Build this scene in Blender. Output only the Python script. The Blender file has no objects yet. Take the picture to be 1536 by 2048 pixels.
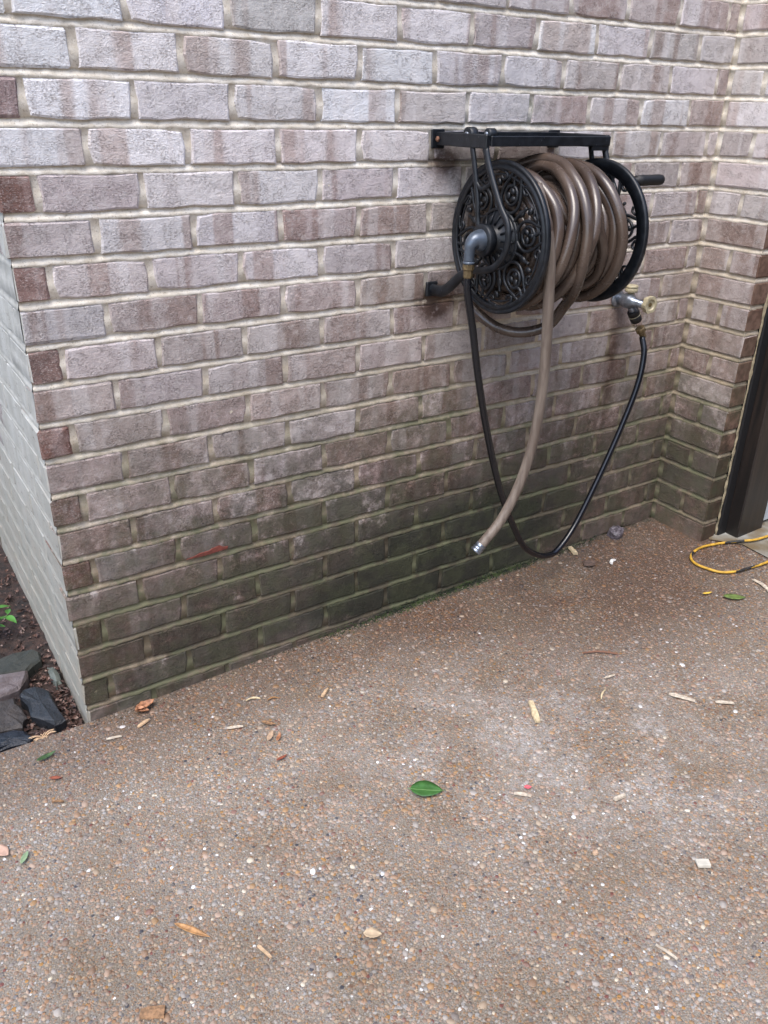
import bpy, math, random
import numpy as np
from mathutils import Vector, Matrix

random.seed(7)
rng = np.random.default_rng(7)
scene = bpy.context.scene
col = scene.collection

# ------------------------------------------------------------------ camera
CAM = np.array([-0.2921, -1.7381, 1.3791])
RGT = np.array([0.8388, -0.5441, 0.0203])
DWN = np.array([-0.2228, -0.3771, -0.8990])
FWD = np.array([0.4968, 0.7495, -0.4376])
FPX = 1662.6
cd = bpy.data.cameras.new('camera')
cam = bpy.data.objects.new('camera', cd)
col.objects.link(cam)
M = Matrix(((RGT[0], -DWN[0], -FWD[0], CAM[0]),
            (RGT[1], -DWN[1], -FWD[1], CAM[1]),
            (RGT[2], -DWN[2], -FWD[2], CAM[2]), (0, 0, 0, 1)))
loc, rot, _ = M.decompose()
cam.matrix_world = Matrix.Translation(loc) @ rot.to_matrix().to_4x4()
cd.sensor_fit = 'VERTICAL'
cd.sensor_height = 36.0
cd.lens = FPX / 2048 * 36.0
cd.clip_start = 0.05
cd.clip_end = 500
scene.camera = cam

# ------------------------------------------------------------------ daylight
SUN_EL, SUN_AZ = math.radians(62), math.radians(232)      # azimuth clockwise from +Y
world = bpy.data.worlds.new('World')
scene.world = world
world.use_nodes = True
wn = world.node_tree
sky = wn.nodes.new('ShaderNodeTexSky')
sky.sky_type = 'NISHITA'
sky.sun_disc = False
sky.sun_elevation = SUN_EL
sky.sun_rotation = SUN_AZ
sky.air_density = 1.0
sky.dust_density = 2.5
sky.ozone_density = 1.0
bg = wn.nodes['Background']
bg.inputs[1].default_value = 0.15
wn.links.new(sky.outputs[0], bg.inputs[0])
sl = bpy.data.lights.new('sun', 'SUN')
sl.energy = 0.9
sl.angle = math.radians(32)
sl.color = (1.0, 0.98, 0.95)
so = bpy.data.objects.new('sun', sl)
col.objects.link(so)
sd = Vector((math.sin(SUN_AZ) * math.cos(SUN_EL), math.cos(SUN_AZ) * math.cos(SUN_EL), math.sin(SUN_EL)))
so.rotation_euler = sd.to_track_quat('Z', 'Y').to_euler()
so.location = (-3, -4, 6)
scene.view_settings.view_transform = 'Standard'
scene.view_settings.look = 'None'
scene.view_settings.gamma = 1
scene.view_settings.use_curve_mapping = False
scene.view_settings.exposure = 1.42


def project(p):
    d = np.atleast_2d(p) - CAM
    z = d @ FWD
    return 768 + FPX * (d @ RGT) / z, 1024 + FPX * (d @ DWN) / z, z


def in_frame(p, m=0):
    x, y, z = project(p)
    return (z > 0.1) & (x > -m) & (x < 1536 + m) & (y > -m) & (y < 2048 + m)


# ------------------------------------------------------------------ node helper
class NB:
    def __init__(self, name, rough=0.7, metal=0.0, spec=None):
        self.m = bpy.data.materials.new(name)
        self.m.use_nodes = True
        self.t = self.m.node_tree
        self.b = self.t.nodes['Principled BSDF']
        self.b.inputs['Roughness'].default_value = rough
        self.b.inputs['Metallic'].default_value = metal
        if spec is not None:
            self.b.inputs['Specular IOR Level'].default_value = spec
        self._pos = None

    def put(self, sock, v):
        if isinstance(v, bpy.types.NodeSocket):
            self.t.links.new(v, sock)
        elif isinstance(v, (tuple, list)) and len(v) == 3 and sock.type == 'RGBA':
            sock.default_value = (*v, 1)
        else:
            sock.default_value = v

    def pos(self):
        if self._pos is None:
            self._pos = self.t.nodes.new('ShaderNodeNewGeometry').outputs['Position']
        return self._pos

    def xyz(self, v):
        n = self.t.nodes.new('ShaderNodeSeparateXYZ')
        self.put(n.inputs[0], v)
        return n.outputs

    def math(self, op, a, b=0.0, c=0.0, clamp=False):
        n = self.t.nodes.new('ShaderNodeMath')
        n.operation = op
        n.use_clamp = clamp
        self.put(n.inputs[0], a)
        self.put(n.inputs[1], b)
        self.put(n.inputs[2], c)
        return n.outputs[0]

    def vmul(self, v, s):
        n = self.t.nodes.new('ShaderNodeVectorMath')
        n.operation = 'MULTIPLY'
        self.put(n.inputs[0], v)
        n.inputs[1].default_value = s
        return n.outputs[0]

    def noise(self, v, scale, detail=3.0, w=None, rough=0.55, dist=0.0):
        n = self.t.nodes.new('ShaderNodeTexNoise')
        n.noise_dimensions = '4D' if w is not None else '3D'
        self.put(n.inputs['Vector'], v)
        n.inputs['Scale'].default_value = scale
        n.inputs['Detail'].default_value = detail
        n.inputs['Roughness'].default_value = rough
        n.inputs['Distortion'].default_value = dist
        if w is not None:
            self.put(n.inputs['W'], w)
        return n.outputs['Fac']

    def vor(self, v, scale, feature='F1'):
        n = self.t.nodes.new('ShaderNodeTexVoronoi')
        n.feature = feature
        self.put(n.inputs['Vector'], v)
        n.inputs['Scale'].default_value = scale
        return n.outputs

    def step(self, v, a, b):                     # smooth 0..1 while v goes a..b
        n = self.t.nodes.new('ShaderNodeMapRange')
        n.interpolation_type = 'SMOOTHSTEP'
        self.put(n.inputs[0], v)
        if a < b:
            n.inputs[1].default_value, n.inputs[2].default_value = a, b
            n.inputs[3].default_value, n.inputs[4].default_value = 0, 1
        else:
            n.inputs[1].default_value, n.inputs[2].default_value = b, a
            n.inputs[3].default_value, n.inputs[4].default_value = 1, 0
        return n.outputs[0]

    def mix(self, f, a, b, mode='MIX'):
        n = self.t.nodes.new('ShaderNodeMix')
        n.data_type = 'RGBA'
        n.blend_type = mode
        self.put(n.inputs[0], f)
        self.put(n.inputs[6], a)
        self.put(n.inputs[7], b)
        return n.outputs[2]

    def ramp(self, f, stops, const=False):
        n = self.t.nodes.new('ShaderNodeValToRGB')
        cr = n.color_ramp
        if const:
            cr.interpolation = 'CONSTANT'
        while len(cr.elements) < len(stops):
            cr.elements.new(0.5)
        for e, (p, c) in zip(cr.elements, stops):
            e.position = p
            e.color = (*c, 1)
        self.put(n.inputs[0], f)
        return n.outputs[0]

    def spot(self, c, s, axes=(0, 2)):           # soft round stain, 1 at its middle
        o = self.xyz(self.pos())
        d = []
        for ax, cc, ss in zip(axes, c, s):
            q = self.math('DIVIDE', self.math('SUBTRACT', o[ax], cc), ss)
            d.append(self.math('MULTIPLY', q, q))
        return self.math('POWER', 2.718, self.math('MULTIPLY', self.math('ADD', *d), -1.0))

    def bump(self, h, strength=0.5, dist=0.002, prev=None):
        n = self.t.nodes.new('ShaderNodeBump')
        n.inputs['Strength'].default_value = strength
        n.inputs['Distance'].default_value = dist
        self.put(n.inputs['Height'], h)
        if prev is not None:
            self.t.links.new(prev, n.inputs['Normal'])
        self.t.links.new(n.outputs[0], self.b.inputs['Normal'])
        return n.outputs[0]

    def color(self, c):
        self.put(self.b.inputs['Base Color'], c)

    def obj_info(self):
        return self.t.nodes.new('ShaderNodeObjectInfo').outputs


def simple(name, c, rough=0.6, metal=0.0, spec=None, var=0.0, scale=60, bump=0.0, bscale=200):
    n = NB(name, rough, metal, spec)
    if var:
        f = n.noise(n.pos(), scale, 4)
        n.color(n.mix(n.step(f, 0.3, 0.7), tuple(x * (1 - var) for x in c), tuple(min(1, x * (1 + var)) for x in c)))
    else:
        n.color(c)
    if bump:
        n.bump(n.noise(n.pos(), bscale, 3), bump, 0.001)
    return n.m


# ------------------------------------------------------------------ mesh helper
def link(name, data, parent=None, mat=None):
    o = bpy.data.objects.new(name, data)
    col.objects.link(o)
    if parent:
        o.parent = parent
    return o


def mesh(vf, name, mat, smooth=False):
    v, f = vf
    me = bpy.data.meshes.new(name)
    me.from_pydata([tuple(map(float, p)) for p in v], [], f)
    me.materials.append(mat.m if isinstance(mat, NB) else mat)
    if smooth:
        me.polygons.foreach_set('use_smooth', [True] * len(me.polygons))
    me.update()
    return me


def obj(name, vf, mat, parent=None, smooth=False):
    return link(name, mesh(vf, name, mat, smooth), parent)


def tag(o, label, cat, group=None):
    o['label'] = label
    o['category'] = cat
    if group:
        o['group'] = group
    return o


def thing(name, label, cat, loc=(0, 0, 0), group=None):
    o = bpy.data.objects.new(name, None)
    col.objects.link(o)
    o.location = loc
    o.empty_display_size = 0.05
    return tag(o, label, cat, group)


def join(*parts):
    V, F = [], []
    for v, f in parts:
        n = len(V)
        V += [tuple(p) for p in v]
        F += [tuple(i + n for i in q) for q in f]
    return V, F


def move(vf, d):
    return [(p[0] + d[0], p[1] + d[1], p[2] + d[2]) for p in vf[0]], vf[1]


def xf(vf, m):
    return [tuple(m @ Vector(p)) for p in vf[0]], vf[1]


def spline(pts, n=8, closed=False):
    P = [np.array(p, float) for p in pts]
    out = []
    N = len(P)
    for i in range(N if closed else N - 1):
        if closed:
            a, b, c, d = P[i - 1], P[i], P[(i + 1) % N], P[(i + 2) % N]
        else:
            b, c = P[i], P[i + 1]
            a = P[i - 1] if i else 2 * b - c
            d = P[i + 2] if i + 2 < N else 2 * c - b
        for k in range(n):
            t = k / n
            out.append(0.5 * (2 * b + (c - a) * t + (2 * a - 5 * b + 4 * c - d) * t * t + (3 * b - a - 3 * c + d) * t ** 3))
    if not closed:
        out.append(P[-1])
    return out


def tube(path, r, seg=10, closed=False, caps=True, flat=None):
    """Round bar along path; r number or list; flat = (axis vector, factor) squeezes it along that axis."""
    P = [np.array(p[:3], float) for p in path]
    N = len(P)
    R = list(r) if hasattr(r, '__len__') else [r] * N
    T = []
    for i in range(N):
        a = P[i - 1] if (i or closed) else P[i]
        b = P[(i + 1) % N] if (i < N - 1 or closed) else P[i]
        d = b - a
        T.append(d / (np.linalg.norm(d) + 1e-12))
    up = np.array([0, 0, 1.0]) if abs(T[0][2]) < 0.9 else np.array([1.0, 0, 0])
    n = np.cross(T[0], up)
    n /= np.linalg.norm(n)
    Ns = []
    for i in range(N):
        n = n - T[i] * np.dot(n, T[i])
        n /= np.linalg.norm(n) + 1e-12
        Ns.append(n)
    if closed:                                   # undo the accumulated twist
        m = Ns[-1] - T[0] * np.dot(Ns[-1], T[0])
        ang = math.atan2(np.dot(np.cross(m, Ns[0]), T[0]), np.dot(m, Ns[0]))
        for i in range(N):
            a = ang * i / N
            b = np.cross(T[i], Ns[i])
            Ns[i] = Ns[i] * math.cos(a) + b * math.sin(a)
    V, F = [], []
    for i in range(N):
        b = np.cross(T[i], Ns[i])
        for k in range(seg):
            a = 2 * math.pi * k / seg
            q = (Ns[i] * math.cos(a) + b * math.sin(a)) * R[i]
            if flat is not None:
                ax = np.array(flat[0], float)
                q = q - ax * np.dot(q, ax) * (1 - flat[1])
            V.append(tuple(P[i] + q))
    for i in range(N if closed else N - 1):
        j = (i + 1) % N
        for k in range(seg):
            l = (k + 1) % seg
            F.append((i * seg + k, i * seg + l, j * seg + l, j * seg + k))
    if caps and not closed:
        F.append(tuple(range(seg - 1, -1, -1)))
        F.append(tuple((N - 1) * seg + k for k in range(seg)))
    return V, F


def lathe(o, ax, prof, seg=24):
    """Turned shape: prof = [(distance along ax, radius), ...] from origin o."""
    o = np.array(o, float)
    ax = np.array(ax, float)
    ax /= np.linalg.norm(ax)
    u = np.cross(ax, (0, 0, 1.0) if abs(ax[2]) < 0.9 else (1.0, 0, 0))
    u /= np.linalg.norm(u)
    w = np.cross(ax, u)
    V, F = [], []
    for d, r in prof:
        for k in range(seg):
            a = 2 * math.pi * k / seg
            V.append(tuple(o + ax * d + (u * math.cos(a) + w * math.sin(a)) * max(r, 1e-5)))
    for i in range(len(prof) - 1):
        for k in range(seg):
            l = (k + 1) % seg
            F.append((i * seg + k, i * seg + l, (i + 1) * seg + l, (i + 1) * seg + k))
    F.append(tuple(range(seg - 1, -1, -1)))
    F.append(tuple((len(prof) - 1) * seg + k for k in range(seg)))
    return V, F


def box(a, b, c=0.0015, jit=0.0, rnd=random):
    """Box between corners a and b with chamfered edges."""
    a = np.array(a, float)
    b = np.array(b, float)
    m, h = (a + b) / 2, (b - a) / 2
    V, idx = [], {}
    for sx in (-1, 1):
        for sy in (-1, 1):
            for sz in (-1, 1):
                s = np.array((sx, sy, sz))
                for ax in range(3):
                    p = s * (h - c)
                    p[ax] = s[ax] * h[ax]
                    if jit:
                        p = p + np.array([rnd.uniform(-jit, jit) for _ in range(3)])
                    idx[(sx, sy, sz, ax)] = len(V)
                    V.append(tuple(m + p))
    F = []

    def face(q):
        p = [np.array(V[i]) for i in q]
        n = np.cross(p[1] - p[0], p[2] - p[0])
        if np.dot(n, sum(p) / len(p) - m) < 0:
            q = q[::-1]
        F.append(tuple(q))
    for ax in range(3):
        o = [i for i in range(3) if i != ax]
        for s in (-1, 1):
            q = []
            for s1, s2 in ((-1, -1), (1, -1), (1, 1), (-1, 1)):
                k = [0, 0, 0]
                k[ax], k[o[0]], k[o[1]] = s, s1, s2
                q.append(idx[(*k, ax)])
            face(q)
        for s1 in (-1, 1):                       # edges running along ax
            for s2 in (-1, 1):
                k1, k2 = [0, 0, 0], [0, 0, 0]
                k1[ax], k2[ax] = -1, 1
                for k in (k1, k2):
                    k[o[0]], k[o[1]] = s1, s2
                face([idx[(*k1, o[0])], idx[(*k2, o[0])], idx[(*k2, o[1])], idx[(*k1, o[1])]])
    for sx in (-1, 1):
        for sy in (-1, 1):
            for sz in (-1, 1):
                face([idx[(sx, sy, sz, a_)] for a_ in range(3)])
    return V, F


def prism(poly, z0, z1, inset=0.0):
    """Upright prism from a plan outline (counter-clockwise), rim of the top pulled in by inset."""
    n = len(poly)
    c = np.mean(np.array(poly, float), axis=0)
    V = [(x, y, z0) for x, y in poly] + [(x, y, z1 - inset) for x, y in poly]
    for x, y in poly:
        d = np.array((x, y)) - c
        q = c + d * (1 - inset / (np.linalg.norm(d) + 1e-9))
        V.append((q[0], q[1], z1))
    F = [tuple(range(n - 1, -1, -1))]
    for i in range(n):
        j = (i + 1) % n
        F.append((i, j, n + j, n + i))
        F.append((n + i, n + j, 2 * n + j, 2 * n + i))
    F.append(tuple(2 * n + i for i in range(n)))
    return V, F


# ------------------------------------------------------------------ materials of the place
H = 0.0813            # one course
LEN = 0.2013          # one stretcher with its joint
A0 = 0.0685           # joint after the corner header
W = 2.0292            # inner corner
D = 0.22              # depth of the pier
ZT = 1.5854           # bed joint number 0


def stains_and_shade(n, c, green=0.5, k=1.0, gcol=(0.078, 0.088, 0.040)):
    """Algae, damp and rust on this wall, with some shade painted into them."""
    o = n.xyz(n.pos())
    big = n.noise(n.pos(), 3.2, 5, rough=0.65)
    fine = n.noise(n.pos(), 38, 4, rough=0.7)
    mid_ = n.noise(n.pos(), 13, 5, rough=0.7)
    mixn = n.math('ADD', n.math('ADD', n.math('MULTIPLY', big, 0.40), n.math('MULTIPLY', mid_, 0.40)), n.math('MULTIPLY', fine, 0.40))
    low = n.step(o[2], 1.10, 0.18)  # damp darkening towards the foot, with the light's falloff painted in
    low = n.math('MULTIPLY', low, n.step(n.math('ADD', mixn, n.math('MULTIPLY', n.step(o[2], 0.6, 0.1), 0.12)), 0.50, 0.63))
    # damp patch under the hanging hoses
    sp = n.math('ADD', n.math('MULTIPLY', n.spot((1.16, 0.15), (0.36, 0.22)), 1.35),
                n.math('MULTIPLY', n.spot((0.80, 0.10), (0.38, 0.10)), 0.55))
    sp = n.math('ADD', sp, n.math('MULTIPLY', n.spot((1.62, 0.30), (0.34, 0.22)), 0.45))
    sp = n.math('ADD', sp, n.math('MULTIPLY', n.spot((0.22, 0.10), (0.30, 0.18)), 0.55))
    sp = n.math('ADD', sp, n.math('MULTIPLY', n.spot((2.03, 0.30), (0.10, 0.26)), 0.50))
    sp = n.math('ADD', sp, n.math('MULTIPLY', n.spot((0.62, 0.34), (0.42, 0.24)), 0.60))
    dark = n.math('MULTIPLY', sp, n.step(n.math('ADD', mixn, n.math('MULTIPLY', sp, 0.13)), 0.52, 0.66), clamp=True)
    c = n.mix(n.math('MULTIPLY', low, 0.80 * k), c, n.mix(n.math('MULTIPLY', n.step(mid_, 0.42, 0.62), 0.65), n.mix(1.0, c, (0.40, 0.33, 0.28), 'MULTIPLY'), (0.058, 0.058, 0.034)))
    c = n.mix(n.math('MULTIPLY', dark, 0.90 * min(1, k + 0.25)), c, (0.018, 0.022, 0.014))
    g = n.math('MULTIPLY', n.step(o[2], 0.90, 0.40), n.step(n.noise(n.pos(), 9, 5, rough=0.75), 0.43, 0.58))
    g2 = n.math('MULTIPLY', n.spot((1.0, 0.62), (0.10, 0.09)), n.step(fine, 0.4, 0.65))
    g = n.math('ADD', g, n.math('MULTIPLY', g2, 1.3), clamp=True)
    gt = n.math('MULTIPLY', n.spot((1.30, 1.385), (0.10, 0.035)), n.step(fine, 0.35, 0.6))
    g = n.math('ADD', g, gt, clamp=True)
    c = n.mix(n.math('MULTIPLY', g, green), c, gcol)
    r = n.math('ADD', n.spot((1.015, 1.265), (0.060, 0.040)), n.spot((1.0, 0.925), (0.055, 0.050)))  # rust by the brackets, deepened as painted shadow under the top arm
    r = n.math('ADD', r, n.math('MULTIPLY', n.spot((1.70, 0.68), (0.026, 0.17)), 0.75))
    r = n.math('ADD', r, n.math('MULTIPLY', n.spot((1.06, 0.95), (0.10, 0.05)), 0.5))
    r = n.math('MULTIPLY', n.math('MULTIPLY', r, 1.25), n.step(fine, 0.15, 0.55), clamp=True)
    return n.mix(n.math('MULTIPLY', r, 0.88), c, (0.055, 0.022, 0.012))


def brick_material():
    n = NB('brick_face', 0.82, spec=0.35)
    oi = n.obj_info()
    seed = n.math('MULTIPLY', oi['Random'], 60.0)
    c0 = oi['Color']
    p = n.pos()
    st = n.noise(n.vmul(p, (1, 1, 0.05)), 13, 2.0, w=seed, rough=0.45)
    st2 = n.noise(n.vmul(p, (1, 1, 0.07)), 17, 2, w=n.math('ADD', seed, 7.3), rough=0.5)
    brown = n.mix(1.0, c0, (0.64, 0.53, 0.48), 'MULTIPLY')
    pale = n.mix(0.62, c0, (0.78, 0.75, 0.75))
    c = n.mix(n.math('MULTIPLY', n.step(st, 0.52, 0.59), 0.78), c0, brown)
    c = n.mix(n.math('MULTIPLY', n.step(st2, 0.54, 0.62), n.math('MULTIPLY', oi['Alpha'], 0.8)), c, pale)
    pat = n.noise(p, 55, 4, w=seed, rough=0.7)
    c = n.mix(n.math('MULTIPLY', n.step(pat, 0.46, 0.66), n.math('ADD', 0.08, n.math('MULTIPLY', oi['Alpha'], 0.50))), c, n.mix(0.7, c, (0.68, 0.64, 0.62)))
    pit = n.noise(n.vmul(p, (1, 1, 2.2)), 210, 4, rough=0.72)
    pf = n.math('MULTIPLY', n.step(pit, 0.535, 0.60), n.step(n.noise(p, 34, 3, w=seed), 0.44, 0.60))
    c = n.mix(n.math('MULTIPLY', pf, 0.62), c, n.mix(1.0, c, (0.50, 0.43, 0.40), 'MULTIPLY'))
    sp = n.noise(n.vmul(p, (1, 1, 1.7)), 300, 3, rough=0.7)
    c = n.mix(n.math('MULTIPLY', n.step(sp, 0.54, 0.66), 0.45), c, (0.70, 0.65, 0.62))
    n.color(stains_and_shade(n, c, 0.30))
    rel = n.math('SUBTRACT', n.math('MULTIPLY', n.noise(n.vmul(p, (1, 1, 1.6)), 110, 5, rough=0.7), 1.4), n.math('MULTIPLY', pf, 0.8))
    rel = n.math('ADD', rel, n.math('MULTIPLY', n.noise(p, 30, 3, w=seed), 1.2))
    rel = n.math('ADD', rel, n.math('MULTIPLY', sp, 0.9))
    n.bump(rel, 0.9, 0.0032)
    return n.m


def mortar_material():
    n = NB('mortar_joint', 0.9, spec=0.25)
    p = n.pos()
    c = n.mix(n.step(n.noise(p, 24, 5, rough=0.7), 0.3, 0.72), (0.62, 0.55, 0.44), (0.86, 0.81, 0.72))
    o_ = n.xyz(p)
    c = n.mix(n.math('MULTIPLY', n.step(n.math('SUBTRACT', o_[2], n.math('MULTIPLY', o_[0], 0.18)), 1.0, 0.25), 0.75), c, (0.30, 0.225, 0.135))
    c = n.mix(n.math('MULTIPLY', n.step(n.noise(p, 260, 3), 0.56, 0.72), 0.5), c, (0.22, 0.16, 0.09))
    n.color(stains_and_shade(n, c, 0.75, 0.55, (0.150, 0.160, 0.090)))
    n.bump(n.noise(p, 170, 5, rough=0.7), 0.6, 0.0018)
    return n.m


BRICK = brick_material()
MORTAR = mortar_material()

CLEAN = NB('clean_brick_end', 0.85, spec=0.3)
_c = CLEAN.mix(CLEAN.step(CLEAN.noise(CLEAN.pos(), 40, 4), .35, .65), (0.095, 0.054, 0.038), (0.165, 0.102, 0.074))
CLEAN.color(stains_and_shade(CLEAN, _c, 0.2))
CLEAN.bump(CLEAN.noise(CLEAN.pos(), 120, 4), 0.6, 0.002)

# ------------------------------------------------------------------ bricks
brick_cache = {}


def brick_mesh(w, h, key):
    """A brick face towards -Y with broken rims; about 60 triangles."""
    k = (round(w, 3), round(h, 3), key)
    if k in brick_cache:
        return brick_cache[k]
    r = random.Random(hash((k[0], k[1], key * 13)) & 0xffff)
    nx = max(2, round(w / 0.042))
    ring = [(-w / 2 + w * i / nx, -h / 2) for i in range(nx)] + [(w / 2, -h / 2), (w / 2, 0)] + \
           [(w / 2 - w * i / nx, h / 2) for i in range(nx)] + [(-w / 2, h / 2), (-w / 2, 0)]
    n = len(ring)
    V, F = [], []
    rim = [(x + r.uniform(-.0022, .0022), z + r.uniform(-.0020, .0020)) for x, z in ring]
    for ci in range(n):                          # some corners are knocked off
        x, z = ring[ci]
        if abs(abs(x) - w / 2) < 1e-6 and abs(abs(z) - h / 2) < 1e-6 and r.random() < 0.20:
            rim[ci] = (rim[ci][0] * (1 - .008 / w * r.uniform(.4, 1.4)), rim[ci][1] * (1 - .008 / h * r.uniform(.3, 1.2)))
    V += [(x, 0.028, z) for x, z in rim]
    V += [(x, r.uniform(0.0012, 0.0034), z) for x, z in rim]
    for x, z in rim:
        dx, dz = r.uniform(.002, .0045), r.uniform(.002, .0042)
        V.append((x * (1 - 2 * dx / w), r.uniform(-.0006, .0006), z * (1 - 2 * dz / h)))
    V.append((0, -0.0004, 0))
    for i in range(n):
        j = (i + 1) % n
        F.append((i, j, n + j, n + i))
        F.append((n + i, n + j, 2 * n + j, 2 * n + i))
        F.append((2 * n + i, 2 * n + j, 3 * n))
    brick_cache[k] = mesh((V, F), 'brick', BRICK)
    return brick_cache[k]


def jitcol(c, a, r=random, v=0.10):
    k = 1 + r.uniform(-v, v)
    return (c[0] * k * (1 + r.uniform(-.04, .04)), c[1] * k, c[2] * k * (1 + r.uniform(-.03, .03)), a)


def face_color(x, z):
    """Fired colours of the blend: pale grey-lilac flashed bricks among browner ones."""
    r = random.random()
    t = min(1, max(0, (z - 0.25) / 1.2)) * 0.65 + min(1, max(0, 1 - x / 1.9)) * 0.35   # painted light falloff, paler up and to the left
    pale = np.array((0.80, 0.785, 0.80))
    mid = np.array((0.45, 0.385, 0.368))
    brn = np.array((0.285, 0.212, 0.180))
    q = t ** 1.45 + random.uniform(-0.20, 0.22)
    if q > 0.5:
        c = mid + (pale - mid) * min(1, (q - 0.5) / 0.5)
    else:
        c = brn + (mid - brn) * max(0, q / 0.5)
    return jitcol(c, min(1, 0.12 + 0.85 * t))


def place(me, name, parent, loc, rz, color, mat=None):
    o = link(name, me, parent)
    if mat:
        o.material_slots[0].link = 'OBJECT'
        o.material_slots[0].material = mat.m
    o.location = loc
    o.rotation_euler = (random.uniform(-.008, .008), random.uniform(-.004, .004), rz + random.uniform(-.006, .006))
    o.color = color
    return o


JT = 0.0135             # upright joints
BJ = 0.0158             # bed joints
SIDE = NB('grazing_lit_brick', 0.75)  # even pale tone stands in for grazing sky light on the left end
_p = SIDE.pos()
_c = SIDE.mix(SIDE.step(SIDE.noise(SIDE.vmul(_p, (1, 1, 0.3)), 9, 5, rough=0.7), 0.35, 0.7), (0.33, 0.325, 0.295), (0.455, 0.455, 0.432))
_c = SIDE.mix(SIDE.math('MULTIPLY', SIDE.step(SIDE.xyz(_p)[2], 0.95, 0.05), 0.85), _c, SIDE.mix(SIDE.step(SIDE.noise(_p, 20, 4), .4, .6), (0.27, 0.24, 0.195), (0.22, 0.215, 0.18)))
_c = SIDE.mix(SIDE.step(SIDE.noise(SIDE.vmul(_p, (1, .4, 1.5)), 70, 4, rough=0.7), 0.61, 0.68), _c, (0.16, 0.14, 0.12))
SIDE.color(_c)
SIDE.bump(SIDE.noise(_p, 110, 5, rough=0.7), 0.8, 0.002)
SIDEM = NB('grazing_lit_joint', 0.85)  # joints of that face, paled by the same painted grazing light
_c = SIDEM.mix(SIDEM.step(SIDEM.noise(SIDEM.pos(), 24, 5), .3, .7), (0.33, 0.325, 0.295), (0.455, 0.45, 0.42))
SIDEM.color(SIDEM.mix(SIDEM.math('MULTIPLY', SIDEM.step(SIDEM.xyz(SIDEM.pos())[2], 0.95, 0.05), 0.8), _c, (0.26, 0.245, 0.205)))
SIDEM.bump(SIDEM.noise(SIDEM.pos(), 170, 5), 0.6, 0.0018)
wall = thing('brick_wall', 'long pale brown brick wall carrying the black hose reel, algae along its foot', 'wall', (0, 0, 0))
pier = thing('brick_pier', 'short brick return wall in the corner beside the dark door post', 'wall', (W, 0, 0))
pier_off = Vector((W, 0, 0))
extra = {'wall': [], 'pier': []}
K0, K1, KTOP = -2, 19, -13


def zrow(k):
    return ZT - (k + 0.5) * H


def stuff_brick(store, me, loc, rz):
    m = Matrix.Translation(loc) @ Matrix.Rotation(rz, 4, 'Z')
    store.append(([tuple(m @ v.co) for v in me.vertices], [tuple(p.vertices) for p in me.polygons]))


REDS = {10: (0.20, 0.085, 0.062), 4: (0.27, 0.155, 0.135), 6: (0.24, 0.14, 0.12), 8: (0.22, 0.12, 0.10),
        12: (0.17, 0.10, 0.082), 14: (0.17, 0.085, 0.065), 16: (0.15, 0.085, 0.055), 2: (0.33, 0.25, 0.24), 18: (0.12, 0.08, 0.05)}
for k in range(KTOP, K1 + 1):
    z = zrow(k)
    even = k % 2 == 0
    h = H - BJ
    first_end = (A0 if even else A0 + LEN / 2) - 0.007
    # the corner brick shows both faces
    depth = (A0 + LEN / 2 if even else A0) - 0.007
    rb = random.Random(k * 31 + 5)
    cb = box((0.0, 0.0, z - h / 2), (first_end, depth, z + h / 2), 0.0040, 0.0022, rb)
    if k >= K0:
        o = obj('brick', cb, BRICK, wall)
        o.data.materials.append(SIDE.m)
        for p_ in o.data.polygons:
            if p_.normal.x < -0.6:
                p_.material_index = 1
        c = REDS.get(k) if even else None
        o.color = jitcol(tuple(np.array(c) * .7 + np.array((.22, .17, .155)) * .35), 0.35, v=0.06) if c else face_color(0.1, z)
        o.location = (rb.uniform(-.003, .002), rb.uniform(-.001, .001), rb.uniform(-.001, .001))
    else:
        extra['wall'].append(cb)
    # front face
    x = first_end + JT * 0.9
    while x < W - 0.03:
        w = min(LEN - JT, W - 0.004 - x)
        wv = w + random.uniform(-.002, .002)
        me = brick_mesh(wv if w < LEN - JT - .001 else LEN - JT, h, random.randrange(9))
        L = (x + w / 2, random.uniform(-.0012, .0012), z + random.uniform(-.0012, .0012))
        if k >= K0:
            place(me, 'brick', wall, L, 0, face_color(x, z))
        else:
            stuff_brick(extra['wall'], me, L, 0)
        x += LEN
    # the wall's left end, running away from the camera
    y = depth + JT * 0.9
    while y < 3.0:
        me = brick_mesh(LEN - JT, h, random.randrange(9))
        L = (random.uniform(-.001, .001), y + (LEN - JT) / 2, z)
        if k >= K0 and in_frame(np.array([[0, y + 0.05, z]]), 0)[0] and y < 1.3:
            place(me, 'brick', wall, L, -math.pi / 2, jitcol((0.66, 0.66, 0.64), 0.2, v=.05), SIDE)
        else:
            stuff_brick(extra['wall'], me, L, -math.pi / 2)
        y += LEN
    # the pier: inner face, and the corner bricks that wrap round to its front
    tz = random.uniform(-.001, .001)
    rb = random.Random(k * 17 + 3)
    if even:
        segs = [(-0.013, -D, True)]
    else:
        segs = [(-0.013, -0.109, False), (-0.1235, -D, True)]
    for ya, yb, wrap in segs:
        if wrap:
            vf = box((0, yb + rb.uniform(-.002, .002), z - h / 2 + tz), (0.070 + rb.uniform(-.004, .004), ya, z + h / 2 + tz), 0.003, 0.0014, rb)
            if k >= K0:
                o = obj('brick', vf, BRICK, pier)
                o.data.materials.append(CLEAN.m)
                for p_ in o.data.polygons:
                    if p_.normal.y < -0.6:
                        p_.material_index = 1
                o.color = face_color(1.3, z)
            else:
                extra['pier'].append(vf)
        else:
            me = brick_mesh(ya - yb, h, random.randrange(5))
            L = (random.uniform(-.001, .001), (ya + yb) / 2, z + tz)
            if k >= K0:
                place(me, 'brick', pier, L, -math.pi / 2, face_color(1.3, z))
            else:
                stuff_brick(extra['pier'], me, L, -math.pi / 2)
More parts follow.
